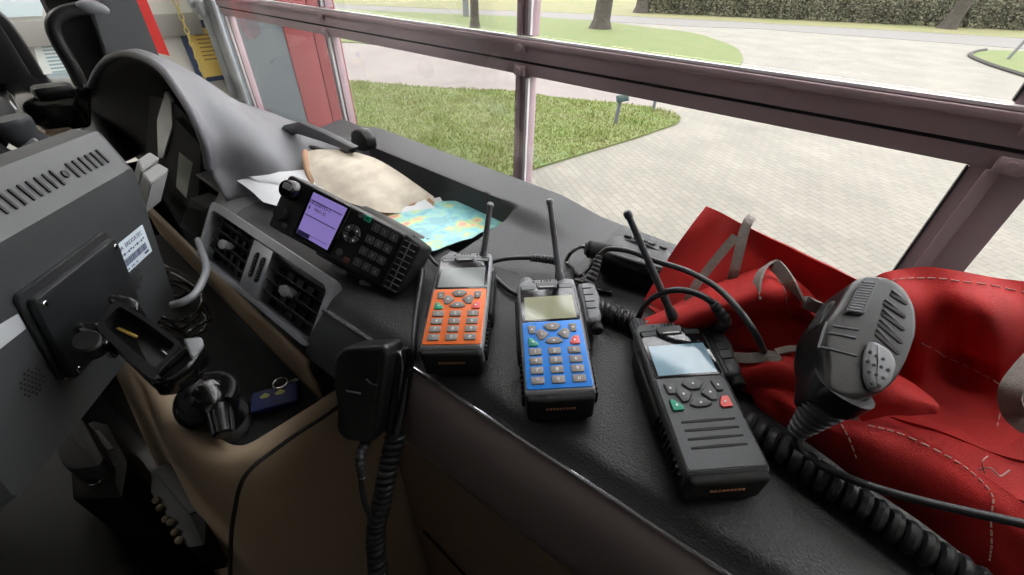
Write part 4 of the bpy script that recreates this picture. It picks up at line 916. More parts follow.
bm = new(); tube(bm, cat(D([(305, 152, .024), (306, 163, .024), (309, 174, .018), (314, 186, .010)]), 6), .005, 10); obj('spine', bm, 'wood', t, world=True)
def mapmat():
    m = bpy.data.materials.new('printed_map'); m.use_nodes = True; nt = m.node_tree; p = nt.nodes['Principled BSDF']; p.inputs['Roughness'].default_value = .35
    tc = nt.nodes.new('ShaderNodeTexCoord'); n = nt.nodes.new('ShaderNodeTexNoise'); n.inputs['Scale'].default_value = 46; n.inputs['Detail'].default_value = 3
    cr = nt.nodes.new('ShaderNodeValToRGB'); e = cr.color_ramp.elements; e[0].position = .36; e[0].color = srgb(120, 180, 192); e[1].position = .5; e[1].color = srgb(150, 206, 204)
    for pos, c in ((.42, (128, 198, 204)), (.56, (168, 210, 150)), (.60, (220, 214, 150)), (.64, (222, 180, 146)), (.70, (206, 140, 132))): q = e.new(pos); q.color = srgb(*c)
    nt.links.new(tc.outputs['Object'], n.inputs['Vector']); nt.links.new(n.outputs['Fac'], cr.inputs['Fac']); nt.links.new(cr.outputs['Color'], p.inputs['Base Color']); return m
K['map'] = mapmat()
mp_ = flat('map_sheet', [[(380, 212, -.018), (410, 206, -.018), (443, 201, -.018), (470, 203, -.020), (508, 219, -.022)], [(392, 222, -.010), (420, 218, -.012), (448, 214, -.014), (472, 216, -.016), (498, 226, -.018)], [(402, 234, -.002), (425, 232, -.004), (450, 229, -.006), (470, 228, -.010), (482, 232, -.012)], [(412, 243, .004), (430, 251, .006), (446, 246, .003), (460, 241, .0), (472, 238, -.004)]], 3, .0008, 'map', 'turquoise printed map sheet sticking out behind the orange radio', 'map', 4)
flat('paper_sheet', [[(372, 208, -.0235), (410, 203, -.0235), (440, 197, -.0235)], [(385, 222, -.014), (415, 214, -.017), (446, 206, -.019)]], 4, .0006, 'paper', 'white paper strip between the atlas and the turquoise map', 'paper')
# ================================================================ MONITOR
def C3(v): return Vector(v)
mx_ = Matrix(((-.79626, .02270, .60453), (.59941, .16454, .78335), (-.08169, .98611, -.14462))).to_4x4(); mx_.translation = Vector((-.5067, -.0313, 2.084))
t = thing('monitor', 'large dark grey monitor seen from behind with slotted top edge and white barcode sticker', 'monitor', mx=mx_)
ou = rrect(.316, .230, .012, 5, .001, .009); inn = [(.005+(x-.001)*.92, -.011+(y+.001)*.80) for x, y in ou]; hi_ = [(x*.985, (y-.0)*.985-.001) for x, y in ou]
bm = new(); n = len(ou); L = []
for pts, z in ((hi_, -.048), (ou, -.044), (ou, -.024), (hi_, -.021), (inn, -.0015), ([(.005+(x-.005)*.985, -.011+(y+.011)*.985) for x, y in inn], 0)): L.append([bm.verts.new((p[0], p[1], z)) for p in pts])
for A, B in zip(L, L[1:]):
    for i in range(n): bm.faces.new((A[i], A[(i+1) % n], B[(i+1) % n], B[i]))
bm.faces.new(L[0][::-1]); bm.faces.new(L[-1]); obj('back_shell', bm, 'mon', t, ang=22)
# slots on the sloping upper edge
ys, ye = .0885, .1215; slope = math.atan2(-.0195, ye-ys); SM_ = T(0, .1055, -.0108) @ Matrix.Rotation(slope, 4, 'X')
bm = new()
for x in [.074+.0098*k for k in range(6)]+[.052-.0098*k for k in range(8)]+[-.036-.0098*k for k in range(9)]:
    prism(bm, rrect(.0026, .015, .0012, 2), -.001, .0008, mx=SM_ @ T(x, 0, 0))
obj('vent_slots', bm, 'seal', t)
bm = new(); cyl(bm, SM_ @ Vector((.063, 0, -.002)), SM_ @ Vector((.063, 0, .001)), .0036, n=18); obj('screw_hole', bm, 'seal', t)
for cx in (.088, -.078):
    bm = new()
    for i in range(-3, 4):
        for j in range(-3, 4):
            x, y = i*.0042+(.0021 if j % 2 else 0), j*.0037
            if x*x+y*y < .0125**2: cyl(bm, (cx+x, -.024+y, -.0008), (cx+x, -.024+y, .0004), .0013, n=8)
    obj('speaker_holes', bm, 'seal', t)
bm = new(); prism(bm, rpoly([(.069, .0245), (.131, .0245), (.133, -.0115), (.070, -.0105)], .001, 2), 0, .0004); st = obj('barcode_sticker', bm, mat('sticker_white', srgb(206, 218, 228), .5), t); st['label'] = 'white printed sticker'
bm = new(); rnd = random.Random(4); x = .078
while x < .125:
    w = rnd.choice((.0006, .0009, .0014)); box(bm, (x, -.0035, .0004), (x+w, .0045, .0006)); x += w+rnd.choice((.0006, .0010))
for k in range(8): box(bm, (.074+k*.0035, -.0085, .0004), (.0765+k*.0035, -.0070, .0006)) if k % 3 else None
box(bm, (.118, -.008, .0004), (.127, -.0055, .0006))
for k in range(12): box(bm, (.073+k*.0045, .0085+(k % 2)*.001, .0004), (.0762+k*.0045, .0100+(k % 3)*.0006, .0006))
obj('barcode', bm, mat('sticker_ink', srgb(60, 70, 110), .6), st)
obj('sticker_text', text_bm('MA  EREXSATEC', .0068, T(.100, .0175, .0005), .0001), 'scr_pd', st)
bm = new(); prism(bm, [(-.115, .040), (-.060, .0325), (-.060, .018), (-.115, .020)], 0, .0005); obj('blank_label', bm, mat('label_grey', srgb(176, 180, 184), .5), t)
bm = new(); prism(bm, rrect(.124, .092, .006, 4, .003, .002), 0, .004, .001, 2); obj('adapter_plate', bm, 'plate', t)
bm = new(); prism(bm, rrect(.118, .086, .005, 4, .004, -.002), .004, .011, .0015, 2); pt = obj('mount_plate', bm, 'plate', t)
bm = new()
for sx in (-1, 1):
    for sy in (-1, 1): cyl(bm, (.004+sx*.052, -.002+sy*.036, .0105), (.004+sx*.052, -.002+sy*.036, .0125), .0028, n=14, bev=.0005)
obj('screws', bm, 'chrome', pt)
def hexa(bm, top, bot):
    A = [bm.verts.new(p) for p in top]; B = [bm.verts.new(p) for p in bot]; n = len(A); bm.faces.new(A); bm.faces.new(B[::-1])
    for i in range(n): bm.faces.new((A[i], A[(i+1) % n], B[(i+1) % n], B[i]))
# two pale blocks beside the monitor
for k, (px, lab) in enumerate((([(137, 160), (149.8, 151.5), (160, 158), (142, 171)], 'small pale grey block behind the upper right corner of the monitor'), ([(142, 173), (158.3, 162.5), (169.6, 169), (151, 184)], 'larger pale grey block with a darker side beside the monitor'))):
    P_ = [dep(a, b, .56+.01*(i in (1, 2))) for i, (a, b) in enumerate(px)]; bm = new(); hexa(bm, P_, [dep(a-8, b+32, .61+.01*(i in (1, 2))) for i, (a, b) in enumerate(px)]); bmesh.ops.bevel(bm, geom=list(bm.edges), offset=.0015, segments=2, affect='EDGES'); reorigin(tag(obj('connector_block', bm, 'white'), lab, 'block'), P_[0])
# ---- clamp cradle under the monitor
o_ = dep(140, 342, .37); xd = dep(178, 350, .385)-dep(112, 300, .385); yd = dep(150, 318, .39)-dep(125, 360, .365)
cm = frame(o_, xd, yd)
t = thing('clamp_cradle', 'black clamp cradle with an open slot sticking out below the monitor plate', 'bracket', mx=cm)
def L2(px, h=0): return [(pl(cm, a, b, h).x, pl(cm, a, b, h).y) for a, b in px]
outer = rpoly(L2([(113, 303), (121, 302), (146, 318), (182, 344), (156, 382), (147, 377), (96, 328)]), .004, 3)
bm = new(); prism(bm, outer, -.030, -.014, .003, 2); obj('base', bm, 'black', t)
def scl(P, k): c = Vector((sum(p[0] for p in P)/len(P), sum(p[1] for p in P)/len(P))); return [tuple(c+(Vector(p)-c)*k) for p in P]
inn_ = rpoly(L2([(118, 309), (122, 308), (146, 323), (176, 345), (156, 369), (147, 363), (103, 324)]), .003, 3)
bm = new(); ringplate(bm, outer, inn_, -.016, .002); obj('slot_frame', bm, 'black', t, ang=30)
bm = new(); box(bm, (-.028, .004, -.012), (-.010, .007, -.009), .001, mx=Matrix.Rotation(.2, 4, 'Z')); obj('brass_pin', bm, 'brass', t)
bm = new(); q_ = pl(cm, 169, 353, -.01); box(bm, (q_.x-.008, q_.y-.003, -.014), (q_.x+.006, q_.y+.003, -.009), .0015); obj('spring', bm, 'chrome', t)
bm = new(); prism(bm, rpoly(L2([(154, 372), (180, 346), (188, 345), (204, 341), (206, 350), (196, 368), (172, 383), (150, 385)]), .006, 4), -.034, .004, .007, 3); obj('jaw', bm, 'gloss', t)
bm = new(); prism(bm, rpoly(L2([(184, 342), (203, 340), (205, 349), (193, 364), (188, 352)]), .003, 3), .002, .008, .002, 2); obj('jaw_pad', bm, 'mgrey', t)
for px in ([(72, 327), (78, 321), (98, 322), (112, 332), (108, 346), (96, 344), (90, 334), (76, 332)], [(106, 298), (112, 293), (132, 297), (140, 302), (138, 312), (128, 308), (118, 304), (110, 303)]):
    bm = new(); prism(bm, rpoly(L2(px), .003, 3), -.030, .001, .003, 2); obj('arm', bm, 'gloss', t)
c_ = pl(cm, 87, 341, 0); bm = new(); cyl(bm, (c_.x, c_.y, -.016), (c_.x, c_.y, .002), .0115, .0105, 24, .002); kb = obj('knob', bm, 'black', t)
# ---- ball mount in the tray
c_ = onz(209, 405, 1.965); bs = onz(207, 408, 1.93)
t = thing('ball_mount', 'black ball mount with a knurled knob standing in the console tray', 'ball mount', loc=(c_.x, c_.y, 1.93))
bm = new(); cyl(bm, (0, 0, 0), (0, 0, .010), .036, .033, 32, .003); obj('base_disc', bm, 'black', t)
bm = new(); bmesh.ops.create_uvsphere(bm, u_segments=28, v_segments=18, radius=.030, matrix=T(0, 0, .038)); obj('ball', bm, 'gloss', t)
bm = new(); tube(bm, [(.029*math.cos(a*PI/12+.6), .029*math.sin(a*PI/12+.6), .050) for a in range(12)], .0045, 10); obj('clamp_ring', bm, 'black', t)
kp = onz(221, 420, 1.97)-Vector((c_.x, c_.y, 1.93)); bm = new(); kd = (onz(222, 432, 1.965)-onz(217, 404, 1.975)).normalized(); k0 = onz(218, 406, 1.975)-Vector((c_.x, c_.y, 1.93)); cyl(bm, k0, k0+kd*.034, .011, .009, 24, .002)
xx = kd.orthogonal().normalized(); yy = kd.cross(xx)
for k in range(12): a = 2*PI*k/12; w = xx*math.cos(a)+yy*math.sin(a); tube(bm, [k0+kd*.008+w*.0108, k0+kd*.032+w*.0092], .0014, 6)
obj('knob', bm, 'black', t)
# arm joining ball mount and monitor plate
mp0 = mx_ @ Vector((.004, -.002, .011)); bq = Vector((c_.x, c_.y, 1.93+.05))
# ---- key ring with blue fob
km_ = frame(onz(276, 397, 1.945), Vector((.3, .95, 0)), Vector((-.95, .3, 0.0)))
t = thing('key_fob', 'dark blue key fob with small keys lying in the console tray', 'key fob', mx=frame(onz(275, 398, 1.937), onz(303, 388, 1.937)-onz(256, 400, 1.937), Vector((-1, .2, 0))))
bm = new(); prism(bm, rrect(.050, .030, .003, 3), -.006, .003, .002, 2); obj('tag', bm, 'navy', t)
bm = new()
for x in (-.010, .006): prism(bm, rpoly([(x-.006, .004), (x, .009), (x+.006, .004), (x+.003, .001), (x-.003, .001)], .001, 2), .003, .0036)
obj('yellow_marks', bm, mat('pale_yellow', srgb(206, 206, 130), .6), t)
bm = new(); tube(bm, [(.006+.008*math.cos(a*PI/10), .018+.008*math.sin(a*PI/10), .004) for a in range(20)], .0009, 6, closed=True); obj('ring', bm, 'chrome', t)
bm = new()
for k in range(5): tube(bm, [(.016+k*.0055+.0035*math.cos(a*PI/6), .018+.0018*math.sin(a*PI/6), .003) for a in range(12)], .0007, 5, closed=True)
obj('chain', bm, 'chrome', t)
bm = new(); tube(bm, [(.043, .018, .001), (.06, .024, .000)], [.0035, .002], 8); obj('key', bm, 'black', t)
# ---- cables coiled in the tray and grey cable from monitor
rnd = random.Random(11)
for k in range(5):
    c = onz(185, 318, 1.94); P_ = []
    for a in range(14):
        an = a*2*PI/14; P_.append(c+Vector((.085*math.cos(an)*(.7+.09*k)+.01*rnd.uniform(-1, 1)-.012*k, .030*math.sin(an)*(.8+.07*k)+.004*rnd.uniform(-1, 1), .004+.0055*k+.004*rnd.random())))
    bm = new(); tube(bm, cat(P_, 6, closed=True), .0021, 8, closed=True); reorigin(tag(obj('cable_loop', bm, 'gloss'), 'thin black cable loop heaped at the left end of the console tray', 'cable loop', group='black cable loops in the tray'), c)
P_ = [mx_ @ Vector((.150, -.04, -.03)), dep(188, 298, .52), dep(197, 290, .50), dep(203, 275, .50), dep(204, 263, .52)]
cable('cable', 'grey cable curving out from behind the right edge of the monitor', [dep(172, 305, .47), dep(183, 302, .47), dep(194, 295, .48), dep(202, 282, .50), dep(206, 266, .54), dep(198, 240, .60)], .0042, 'mgrey')
# ---- hand microphone hanging at the dash edge with cords
hm = frame(dep(364, 392, .36), Vector((.88, .45, .05)), Vector((-.25, .45, .85)))
t = thing('hand_microphone', 'black hand microphone hanging before the dashboard edge beneath the mobile radio', 'microphone', mx=hm)
def LH(px, h=0): return [(pl(hm, a, b, h).x, pl(hm, a, b, h).y) for a, b in px]
bm = new(); prism(bm, rpoly(LH([(343, 347), (386, 345), (389, 356), (386, 382), (383, 402), (380, 434), (372, 443), (345, 441), (336, 430), (337, 405), (333, 382), (334, 358)]), .006, 4), -.030, .002, .005, 4); obj('body', bm, 'black', t)
bm = new(); prism(bm, rpoly(LH([(386, 350), (400, 352), (404, 368), (400, 400), (392, 434), (384, 436), (386, 400)], -.012), .004, 3), -.036, -.012, .004, 3); obj('push_to_talk', bm, 'gloss', t)
bm = new(); a_, b_ = LH([(346, 390), (361, 394)], .002); box(bm, (a_[0], b_[1]-.0005, .0018), (b_[0], a_[1]+.0003, .0026), .0004, 1); obj('maker_mark', bm, 'mgrey', t)
bm = new(); a_ = LH([(352, 386)], .002)[0]; tube(bm, cat([(LH([(366, 379)], .002)[0]+(.0022,)), (LH([(372, 384)], .002)[0]+(.0022,)), (LH([(378, 385)], .002)[0]+(.0022,))], 4), .0008, 6); obj('moulded_arc', bm, 'dgrey', t)
base = hm @ Vector(LH([(359, 443)])[0]+(-.014,))
cable('cable', 'straight black cable dropping from the foot of the hand microphone', [base, dep(361, 470, .36), dep(364, 500, .37), dep(373, 525, .39), dep(380, 548, .41), dep(383, 600, .44)], .0024, rel=[([base, dep(360, 458, .36), dep(362, 478, .36)], .0052, .0034)])
cable('cable', 'thin black cable falling from the dash edge behind the hand microphone', [dep(404, 356, .385), dep(405, 375, .375), dep(402, 405, .375), dep(397, 432, .375), dep(394, 440, .38)], .0026)
coil('coiled_cord', 'black coiled cord hanging under the hand microphone down the console', [dep(396, 432, .385), dep(391, 455, .385), dep(386, 480, .385), dep(381, 505, .39), dep(376, 530, .395), dep(377, 560, .40), dep(382, 610, .41)], .0065, .0030, .0064, n=16)
# ---- dark equipment in the footwell
K['equip'] = mat('equipment_black', srgb(9, 10, 10), .5)
t = thing('equipment_console', 'black equipment box low in the cab at the bottom left', 'equipment box', loc=(-.85, -.5, 1.05))
bm = new(); box(bm, (-1.30, -.95, 1.05), (-.55, -.16, 1.66), .02, 3); obj('cabinet', bm, 'equip', t, world=True)
bm = new(); box(bm, (-.549, -.80, 1.20), (-.543, -.28, 1.55), .003); obj('side_panel', bm, 'black', t, world=True)
t = thing('seat', 'dark seat cushion in shade at the bottom edge of the picture', 'seat', loc=(-.1, -.6, 1.05))
bm = new(); box(bm, (-.38, -1.2, 1.25), (.3, -.35, 1.42), .05, 5); obj('cushion', bm, 'matte', t, world=True); bm = new(); box(bm, (-.3, -1.1, 1.05), (.22, -.45, 1.25), .02); obj('base', bm, 'matte', t, world=True)
def zprism(px, z, d, m, name, parent, r=.006, bev=.003):
    P = [onz(a, b, z) for a, b in px]; bm = new(); prism(bm, rpoly([(p.x, p.y) for p in P], r, 3), z-d, z, bev, 2); return obj(name, bm, m, parent, world=True)
c = onz(85, 455, 1.80); t = thing('camera_unit', 'small black unit with a rounded grey cover and white label low beneath the monitor', 'device', loc=(c.x, c.y, 1.66))
zprism([(45, 421), (52, 415), (78, 414), (84, 420), (104, 458), (98, 466), (68, 470), (60, 462)], 1.80, .035, K.setdefault('cover', mat('cover_grey', srgb(52, 52, 54), .5)), 'grey_cover', t, .008, .005)
zprism([(68, 440), (92, 420), (108, 424), (128, 462), (122, 498), (72, 500)], 1.765, .11, 'equip', 'body', t)
zprism([(92, 430), (99, 430), (114, 448), (107, 450)], 1.768, .002, 'lgrey', 'label_plate', t, .001, .0005)
bm = new(); q_ = onz(97, 481, 1.768); cyl(bm, q_, q_+Vector((0, 0, .004)), .008, n=20, bev=.001); obj('round_lock', bm, 'chrome', t, world=True)
bm = new(); tube(bm, cat([onz(a, b, 1.769) for a, b in ((78, 470), (92, 473), (104, 470), (120, 462))], 6), .0012, 6); obj('wire', bm, 'lgrey', t, world=True)
bm = new(); P_ = [dep(78, 388, .56), dep(82, 396, .56), dep(84, 404, .57)]; tube(bm, P_, .004, 8); reorigin(tag(obj('cable_tag', bm, mat('lime_plastic', srgb(150, 170, 60), .5)), 'tiny lime green cable tag under the left side of the monitor', 'cable tag'), P_[0])
c = onz(180, 500, 1.80); t = thing('junction_box', 'black box with cream connectors fixed to the outer wall of the beige console', 'junction box', loc=(c.x, c.y, 1.75))
zprism([(152, 470), (170, 462), (207, 508), (205, 545), (188, 548), (150, 492)], 1.80, .07, 'equip', 'case', t, .004, .002)
zprism([(152, 470), (168, 462), (204, 505), (190, 514)], 1.803, .006, 'equip', 'lid', t, .003, .001)
bm = new(); 
for a, b in ((156, 500), (160, 508), (166, 519), (171, 522), (175, 532), (179, 540)):
    q_ = onz(a, b, 1.803); bmesh.ops.create_icosphere(bm, subdivisions=2, radius=.0045, matrix=Matrix.Translation(q_))
obj('connectors', bm, 'cream', t, world=True)
bm = new(); P_ = [dep(-10, 560, .62), dep(10, 556, .62), dep(24, 553, .62), dep(40, 553, .62)]; tube(bm, cat(P_, 5), .0015, 6); reorigin(tag(obj('wire', bm, 'mgrey'), 'pale thin wire at the bottom left corner', 'wire'), P_[0])
# ================================================================ SPEAKER MICROPHONE
sm_ = frame(dep(862, 338, .275), dep(905, 352, .275)-dep(825, 325, .285), dep(885, 285, .30)-dep(815, 405, .262))
t = thing('speaker_microphone', 'chunky black speaker microphone with grey push button resting on the red bag', 'microphone', mx=sm_)
def LS(px, h=0): return [(pl(sm_, a, b, h).x, pl(sm_, a, b, h).y) for a, b in px]
bm = new(); prism(bm, rpoly(LS([(845, 292), (853, 281), (866, 276), (888, 278), (903, 288), (914, 308), (915, 334), (906, 360), (894, 382), (880, 394), (866, 398), (852, 402), (836, 402), (822, 396), (822, 384), (824, 368), (820, 350), (824, 324), (838, 304)]), .006, 4), -.034, .004, .0055, 4, star=True); obj('body', bm, 'black', t)
bm = new(); prism(bm, rpoly(LS([(866, 343), (872, 343), (888, 352), (894, 366), (888, 384), (878, 392), (868, 392), (862, 380), (861, 358)], .004), .005, 4), .002, .009, .004, 3); pb = obj('push_button', bm, 'mgrey', t); pb['label'] = 'mottled grey push button'
bm = new(); rnd = random.Random(2)
for (a, b) in ((870, 352), (876, 356), (883, 359), (868, 361), (874, 365), (881, 367), (888, 370), (869, 372), (876, 375), (883, 378), (872, 383), (879, 386)):
    q_ = LS([(a, b)], .009)[0]; cyl(bm, (q_[0], q_[1], .0085), (q_[0], q_[1], .0096), .0010, n=8)
obj('grip_dots', bm, 'seal', pb)
bm = new(); prism(bm, rpoly(LS([(862, 279), (877, 280), (862, 316), (843, 314)], .004), .002, 2), .001, .0075, .0012, 2); pd = obj('textured_pad', bm, 'dgrey', t)
bm = new()
P4 = [Vector(q) for q in LS([(863, 281), (875, 282), (860, 313), (846, 311)], .0075)]
for i in range(12):
    for j in range(5):
        q_ = P4[0].lerp(P4[1], (j+.5)/5).lerp(P4[3].lerp(P4[2], (j+.5)/5), (i+.5)/12); box(bm, (q_.x-.0009, q_.y-.0005, .0074), (q_.x+.0009, q_.y+.0005, .0083), mx=None)
obj('pad_texture', bm, 'mgrey', pd)
for (a, b) in (((882, 303), (905, 318)), ((880, 313), (904, 331)), ((877, 323), (902, 344)), ((874, 333), (899, 355)), ((889, 294), (907, 305))):
    p0, p1 = [Vector(q+(.0035,)) for q in LS([a, b], .0035)]; bm = new(); dd = p1-p0; mxx = frame((p0+p1)/2, dd, Vector((0, 1, 0))); prism(bm, rrect(dd.length, .0042, .0018, 3), -.003, .0012, .0008, 1, mx=mxx); obj('grille_slot', bm, 'seal', t)
    bm = new(); tube(bm, [p0+Vector((.001, .0030, .0006)), p1+Vector((0, .0030, -.0012))], .0012, 8); obj('grille_bar', bm, 'dgrey', t)
for L_ in ([(832, 326), (858, 330)], [(828, 333), (855, 338)], [(820, 347), (856, 356)], [(826, 322), (818, 348)]):
    p0, p1 = [Vector(q+(.0042,)) for q in LS(L_, .004)]; bm = new(); tube(bm, [p0, p1], .0009, 8); obj('clip_edge', bm, 'dgrey', t)
bm = new(); prism(bm, rpoly(LS([(828, 302), (846, 298), (836, 330), (816, 326)], -.008), .003, 2), -.022, -.006, .003, 2); obj('belt_clip', bm, 'matte', t)
bb = sm_ @ Vector(LS([(834, 396)], -.012)[0]+(-.012,)); b2 = ond(797, 432, .032)
bm = new(); P_ = [bb.lerp(b2, i/48) for i in range(49)]
tube(bm, P_, [(.0150-.0085*i/48)*(1 if (i//3) % 2 == 0 else .84) for i in range(49)], 18); obj('strain_relief', bm, 'dgrey', t, world=True)
bm = new(); tube(bm, [bb-(b2-bb)*.25, bb, bb.lerp(b2, .15)], [.018, .0165, .0145], 18); obj('neck', bm, 'black', t, world=True)
cable('cable', 'long black cable leaving the speaker microphone across the front of the red bag', [b2, ond(797, 442, .026), ond(806, 456, .020), ond(830, 470, .024), ond(870, 486, .032), ond(930, 503, .038), ond(1024, 524, .045), ond(1130, 548, .05)], .0027)
bm = new()
for k in range(4): tube(bm, cat(D([(832+k*3, 412+k, .03), (840+k*2, 420, .033), (848-k, 424-k*2, .03), (856, 416+k*2, .028)]), 5), .0014, 6)
reorigin(tag(obj('cord_tangle', bm, 'seal'), 'small tangle of black cord tucked under the speaker microphone', 'cord'), ond(845, 420, .03))
# ================================================================ RED CANVAS BAG
t = thing('canvas_bag', 'crumpled red canvas bag with grey webbing straps heaped on the right of the dashboard', 'bag', loc=ond(860, 380, 0))
SH = {}
def cloth(name, key, rows, wr=.0018, ws=34, n=8, th=.0018, seed=1, m='red'):
    G = [[ond(a, b, h) for a, b, h in r] for r in rows]; Dg = bilerp_grid(G, n); bm = new(); SH[key] = sheet(bm, Dg, th, wr, ws, seed); return obj(name, bm, m, t, world=True, ang=80)
cloth('bottom_panel', 'u', [[(648, 306, .006), (720, 320, .006), (800, 330, .006), (900, 350, .006), (1010, 360, .006), (1110, 375, .006)], [(690, 345, .005), (750, 370, .005), (820, 390, .005), (920, 410, .005), (1020, 430, .006), (1110, 445, .006)], [(735, 385, .004), (780, 410, .004), (850, 440, .005), (930, 470, .006), (1020, 500, .006), (1110, 530, .006)]], .001, n=6)
cloth('back_flap', 'a', [[(706, 206, .080), (722, 213, .083), (742, 224, .088), (785, 245, .086), (840, 272, .080), (872, 286, .070), (900, 300, .06)], [(682, 238, .060), (706, 240, .060), (735, 248, .070), (782, 268, .064), (832, 296, .056), (865, 312, .050), (895, 330, .045)], [(662, 268, .034), (690, 282, .034), (722, 290, .044), (765, 306, .038), (812, 330, .032), (850, 348, .030), (885, 360, .028)], [(644, 300, .008), (680, 322, .008), (712, 335, .014), (755, 350, .010), (800, 362, .008), (845, 380, .008), (880, 392, .01)]], .0035, 16, seed=2)
cloth('fold', 'b', [[(636, 322, .010), (680, 300, .030), (722, 282, .050), (754, 268, .062), (772, 266, .060), (795, 285, .052), (815, 305, .044)], [(640, 328, .018), (686, 306, .042), (730, 288, .062), (762, 274, .074), (782, 274, .072), (802, 292, .064), (820, 312, .052)], [(648, 338, .018), (694, 322, .042), (738, 306, .064), (768, 297, .074), (790, 298, .070), (808, 312, .060), (824, 328, .048)], [(660, 344, .004), (704, 336, .012), (746, 328, .020), (774, 322, .024), (796, 322, .024), (812, 332, .022), (826, 342, .020)], [(672, 346, .002), (712, 346, .004), (752, 350, .004), (782, 352, .005), (802, 352, .006), (818, 356, .012), (830, 360, .012)]], .0030, 20, seed=3)
cloth('side_panel', 'd', [[(862, 300, .060), (872, 280, .078), (892, 270, .090), (930, 266, .096), (980, 272, .094), (1030, 281, .094), (1090, 292, .09)], [(872, 330, .046), (885, 316, .062), (905, 310, .084), (945, 312, .076), (990, 318, .090), (1040, 330, .074), (1100, 340, .078)], [(880, 362, .018), (896, 356, .016), (920, 356, .034), (955, 362, .016), (1000, 370, .036), (1046, 382, .018), (1105, 392, .03)], [(884, 392, .005), (905, 394, .006), (930, 398, .006), (965, 408, .007), (1006, 418, .007), (1050, 428, .008), (1110, 438, .010)], [(890, 418, .004), (915, 424, .008), (940, 430, .008), (972, 442, .008), (1012, 456, .010), (1054, 466, .010), (1112, 478, .01)]], .0050, 15, seed=5)
cloth('front_flap', 'e', [[(738, 366, .006), (768, 376, .016), (800, 398, .030), (830, 414, .038), (868, 422, .046), (900, 430, .048), (940, 448, .048), (975, 470, .044), (1008, 492, .042), (1045, 520, .040), (1100, 550, .04)], [(744, 380, .010), (775, 394, .020), (806, 418, .032), (838, 434, .038), (872, 444, .042), (905, 456, .042), (942, 476, .040), (978, 498, .038), (1012, 522, .036), (1050, 550, .034), (1105, 590, .034)], [(752, 394, .008), (784, 414, .012), (814, 440, .020), (846, 458, .024), (880, 472, .026), (912, 488, .026), (948, 510, .024), (984, 536, .022), (1018, 562, .020), (1056, 595, .020), (1110, 640, .02)], [(758, 406, .002), (790, 430, .003), (822, 456, .004), (854, 478, .004), (888, 498, .004), (920, 520, .004), (954, 546, .004), (988, 574, .004), (1020, 602, .004), (1060, 640, .004), (1115, 680, .004)]], .0030, 16, seed=7)
cloth('inner_roll', 'f', [[(858, 388, .026), (884, 372, .040), (908, 380, .042), (930, 396, .038), (938, 404, .032)], [(856, 398, .032), (884, 386, .046), (910, 394, .047), (932, 403, .041), (939, 407, .033)], [(858, 410, .030), (886, 402, .042), (912, 406, .042), (932, 409, .037), (938, 411, .031)], [(862, 422, .022), (890, 416, .030), (914, 416, .030), (930, 414, .028), (936, 414, .028)]], .0006, 30, n=6, seed=8)
cloth('inner_roll', 'g', [[(736, 360, .018), (764, 352, .032), (788, 354, .036), (806, 368, .036), (816, 384, .032)], [(738, 368, .024), (768, 362, .038), (790, 366, .042), (808, 380, .040), (818, 394, .034)], [(742, 380, .020), (772, 378, .030), (794, 384, .034), (810, 396, .032), (820, 406, .028)], [(746, 392, .008), (776, 394, .012), (798, 402, .016), (812, 412, .018), (822, 418, .018)]], .0008, 30, n=6, seed=9)
def wstrap(pts, w, up=None, nm='strap'):
    bm = new(); ribbon(bm, [ond(a, b, h) for a, b, h in pts], w, .0018, up or (CAM-ond(*pts[0])).normalized(), 8); return obj(nm, bm, 'web', t, world=True)
wstrap([(752, 217, .094), (748, 222, .096), (744, 232, .090), (740, 248, .080), (735, 268, .066), (732, 280, .055)], .008)
wstrap([(736, 236, .086), (722, 252, .074), (706, 272, .058), (694, 288, .046), (688, 302, .034)], .0075)
wstrap([(757, 300, .070), (757, 284, .078), (762, 270, .083), (771, 264, .084), (780, 270, .083), (790, 284, .080), (803, 300, .072), (818, 308, .066), (832, 318, .056), (842, 334, .046)], .010, Vector((-.9, -.2, .35)), 'handle')
wstrap([(734, 357, .028), (748, 358, .034), (762, 357, .038), (772, 356, .041), (778, 362, .040)], .008, Vector((0, -.6, .6)))
wstrap([(776, 352, .038), (794, 349, .042), (808, 354, .042), (818, 366, .040), (826, 382, .034)], .006, Vector((-.4, -.3, .8)))
wstrap([(1042, 350, .078), (1026, 368, .074), (1013, 386, .068), (1010, 400, .060), (1016, 416, .052), (1030, 428, .047)], .011, Vector((-.6, -.5, .5)), 'handle')
def stitch(key, uv, n_, nm='stitching', w=.00042):
    Dg, N = SH[key]; H, W = len(Dg), len(Dg[0]); P = []
    def at(u, v):
        i, j = max(0, min(H-1.001, v*(H-1))), max(0, min(W-1.001, u*(W-1))); a, b = int(i), int(j); f, g = i-a, j-b
        return (Dg[a][b]*(1-f)*(1-g)+Dg[a][b+1]*(1-f)*g+Dg[a+1][b]*f*(1-g)+Dg[a+1][b+1]*f*g)+N[a][b]*.0006
    C_ = cat([Vector((u, v, 0)) for u, v in uv], n_); bm = new()
    for i in range(0, len(C_)-1):
        if i % 3 == 2: continue
        tube(bm, [at(C_[i].x, C_[i].y), at(C_[i+1].x, C_[i+1].y)], w, 5)
    obj(nm, bm, 'thread', t, world=True)
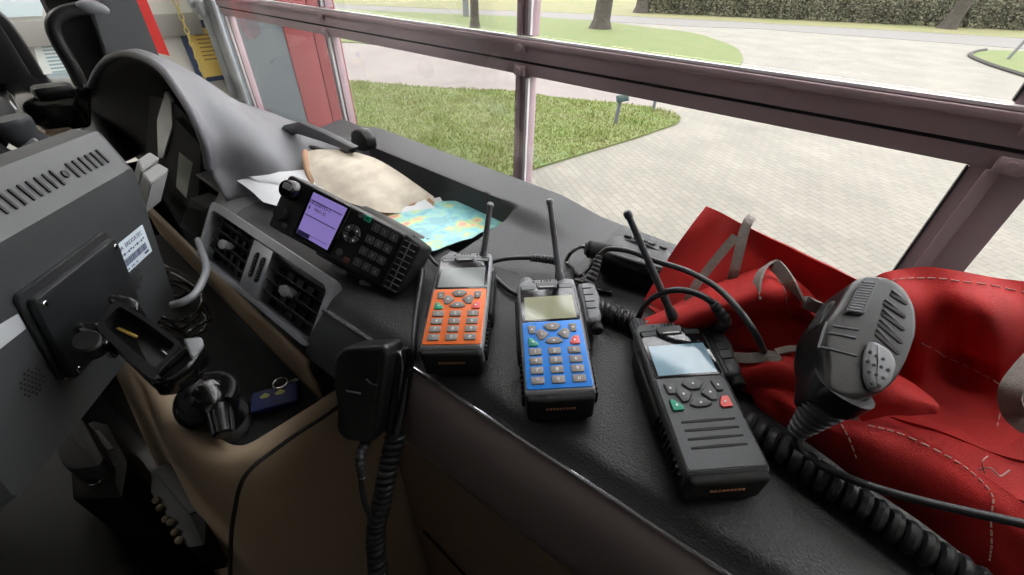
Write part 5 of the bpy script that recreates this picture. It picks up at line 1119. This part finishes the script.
stitch('e', [(.32, .03), (.33, .3), (.335, .6), (.34, .9)][:3], 8)
stitch('e', [(.40, .05), (.5, .05), (.6, .06), (.68, .08), (.74, .2), (.73, .45), (.72, .7), (.71, .85)], 10)
stitch('d', [(.12, .10), (.3, .07), (.5, .06), (.7, .06), (.95, .07)], 14)
stitch('d', [(.36, .42), (.5, .50), (.62, .56), (.75, .62), (.9, .66)], 10)
stitch('d', [(.85, .36), (.74, .5), (.66, .66), (.62, .85)], 10)
stitch('b', [(.60, .35), (.62, .55), (.64, .75)], 8)
bm = new(); tube(bm, cat([ond(978, 470, .046), ond(990, 468, .054), ond(1000, 476, .052), ond(1010, 470, .054)], 5), .0004, 5); tube(bm, cat([ond(985, 474, .046), ond(982, 462, .056), ond(988, 456, .056)], 5), .0003, 5); obj('loose_thread', bm, 'thread', t, world=True)
# ================================================================ LIGHT
w = bpy.data.worlds.new('overcast_sky'); bpy.context.scene.world = w; w.use_nodes = True; nt = w.node_tree; bg = nt.nodes['Background']
bg.inputs['Strength'].default_value = 1.0; tc = nt.nodes.new('ShaderNodeTexCoord'); sp = nt.nodes.new('ShaderNodeSeparateXYZ'); cr = nt.nodes.new('ShaderNodeValToRGB')
cr.color_ramp.elements[0].position = .0; cr.color_ramp.elements[0].color = (3.5, 3.5, 3.55, 1); cr.color_ramp.elements[1].position = .7; cr.color_ramp.elements[1].color = (6.4, 6.55, 6.8, 1)
nt.links.new(tc.outputs['Generated'], sp.inputs[0]); nt.links.new(sp.outputs['Z'], cr.inputs['Fac']); nt.links.new(cr.outputs['Color'], bg.inputs['Color'])
def area(name, loc, size, sy, e, rot, c=(1, .96, .9)):
    l = bpy.data.lights.new(name, 'AREA'); l.shape = 'RECTANGLE'; l.size = size; l.size_y = sy; l.energy = e; l.color = c; o = bpy.data.objects.new(name, l); col.objects.link(o); o.location = loc; o.rotation_euler = rot; return o
vs = bpy.context.scene.view_settings; vs.view_transform = 'Standard'; vs.look = 'None'; vs.exposure = EXPO; vs.gamma = 1; vs.use_curve_mapping = False
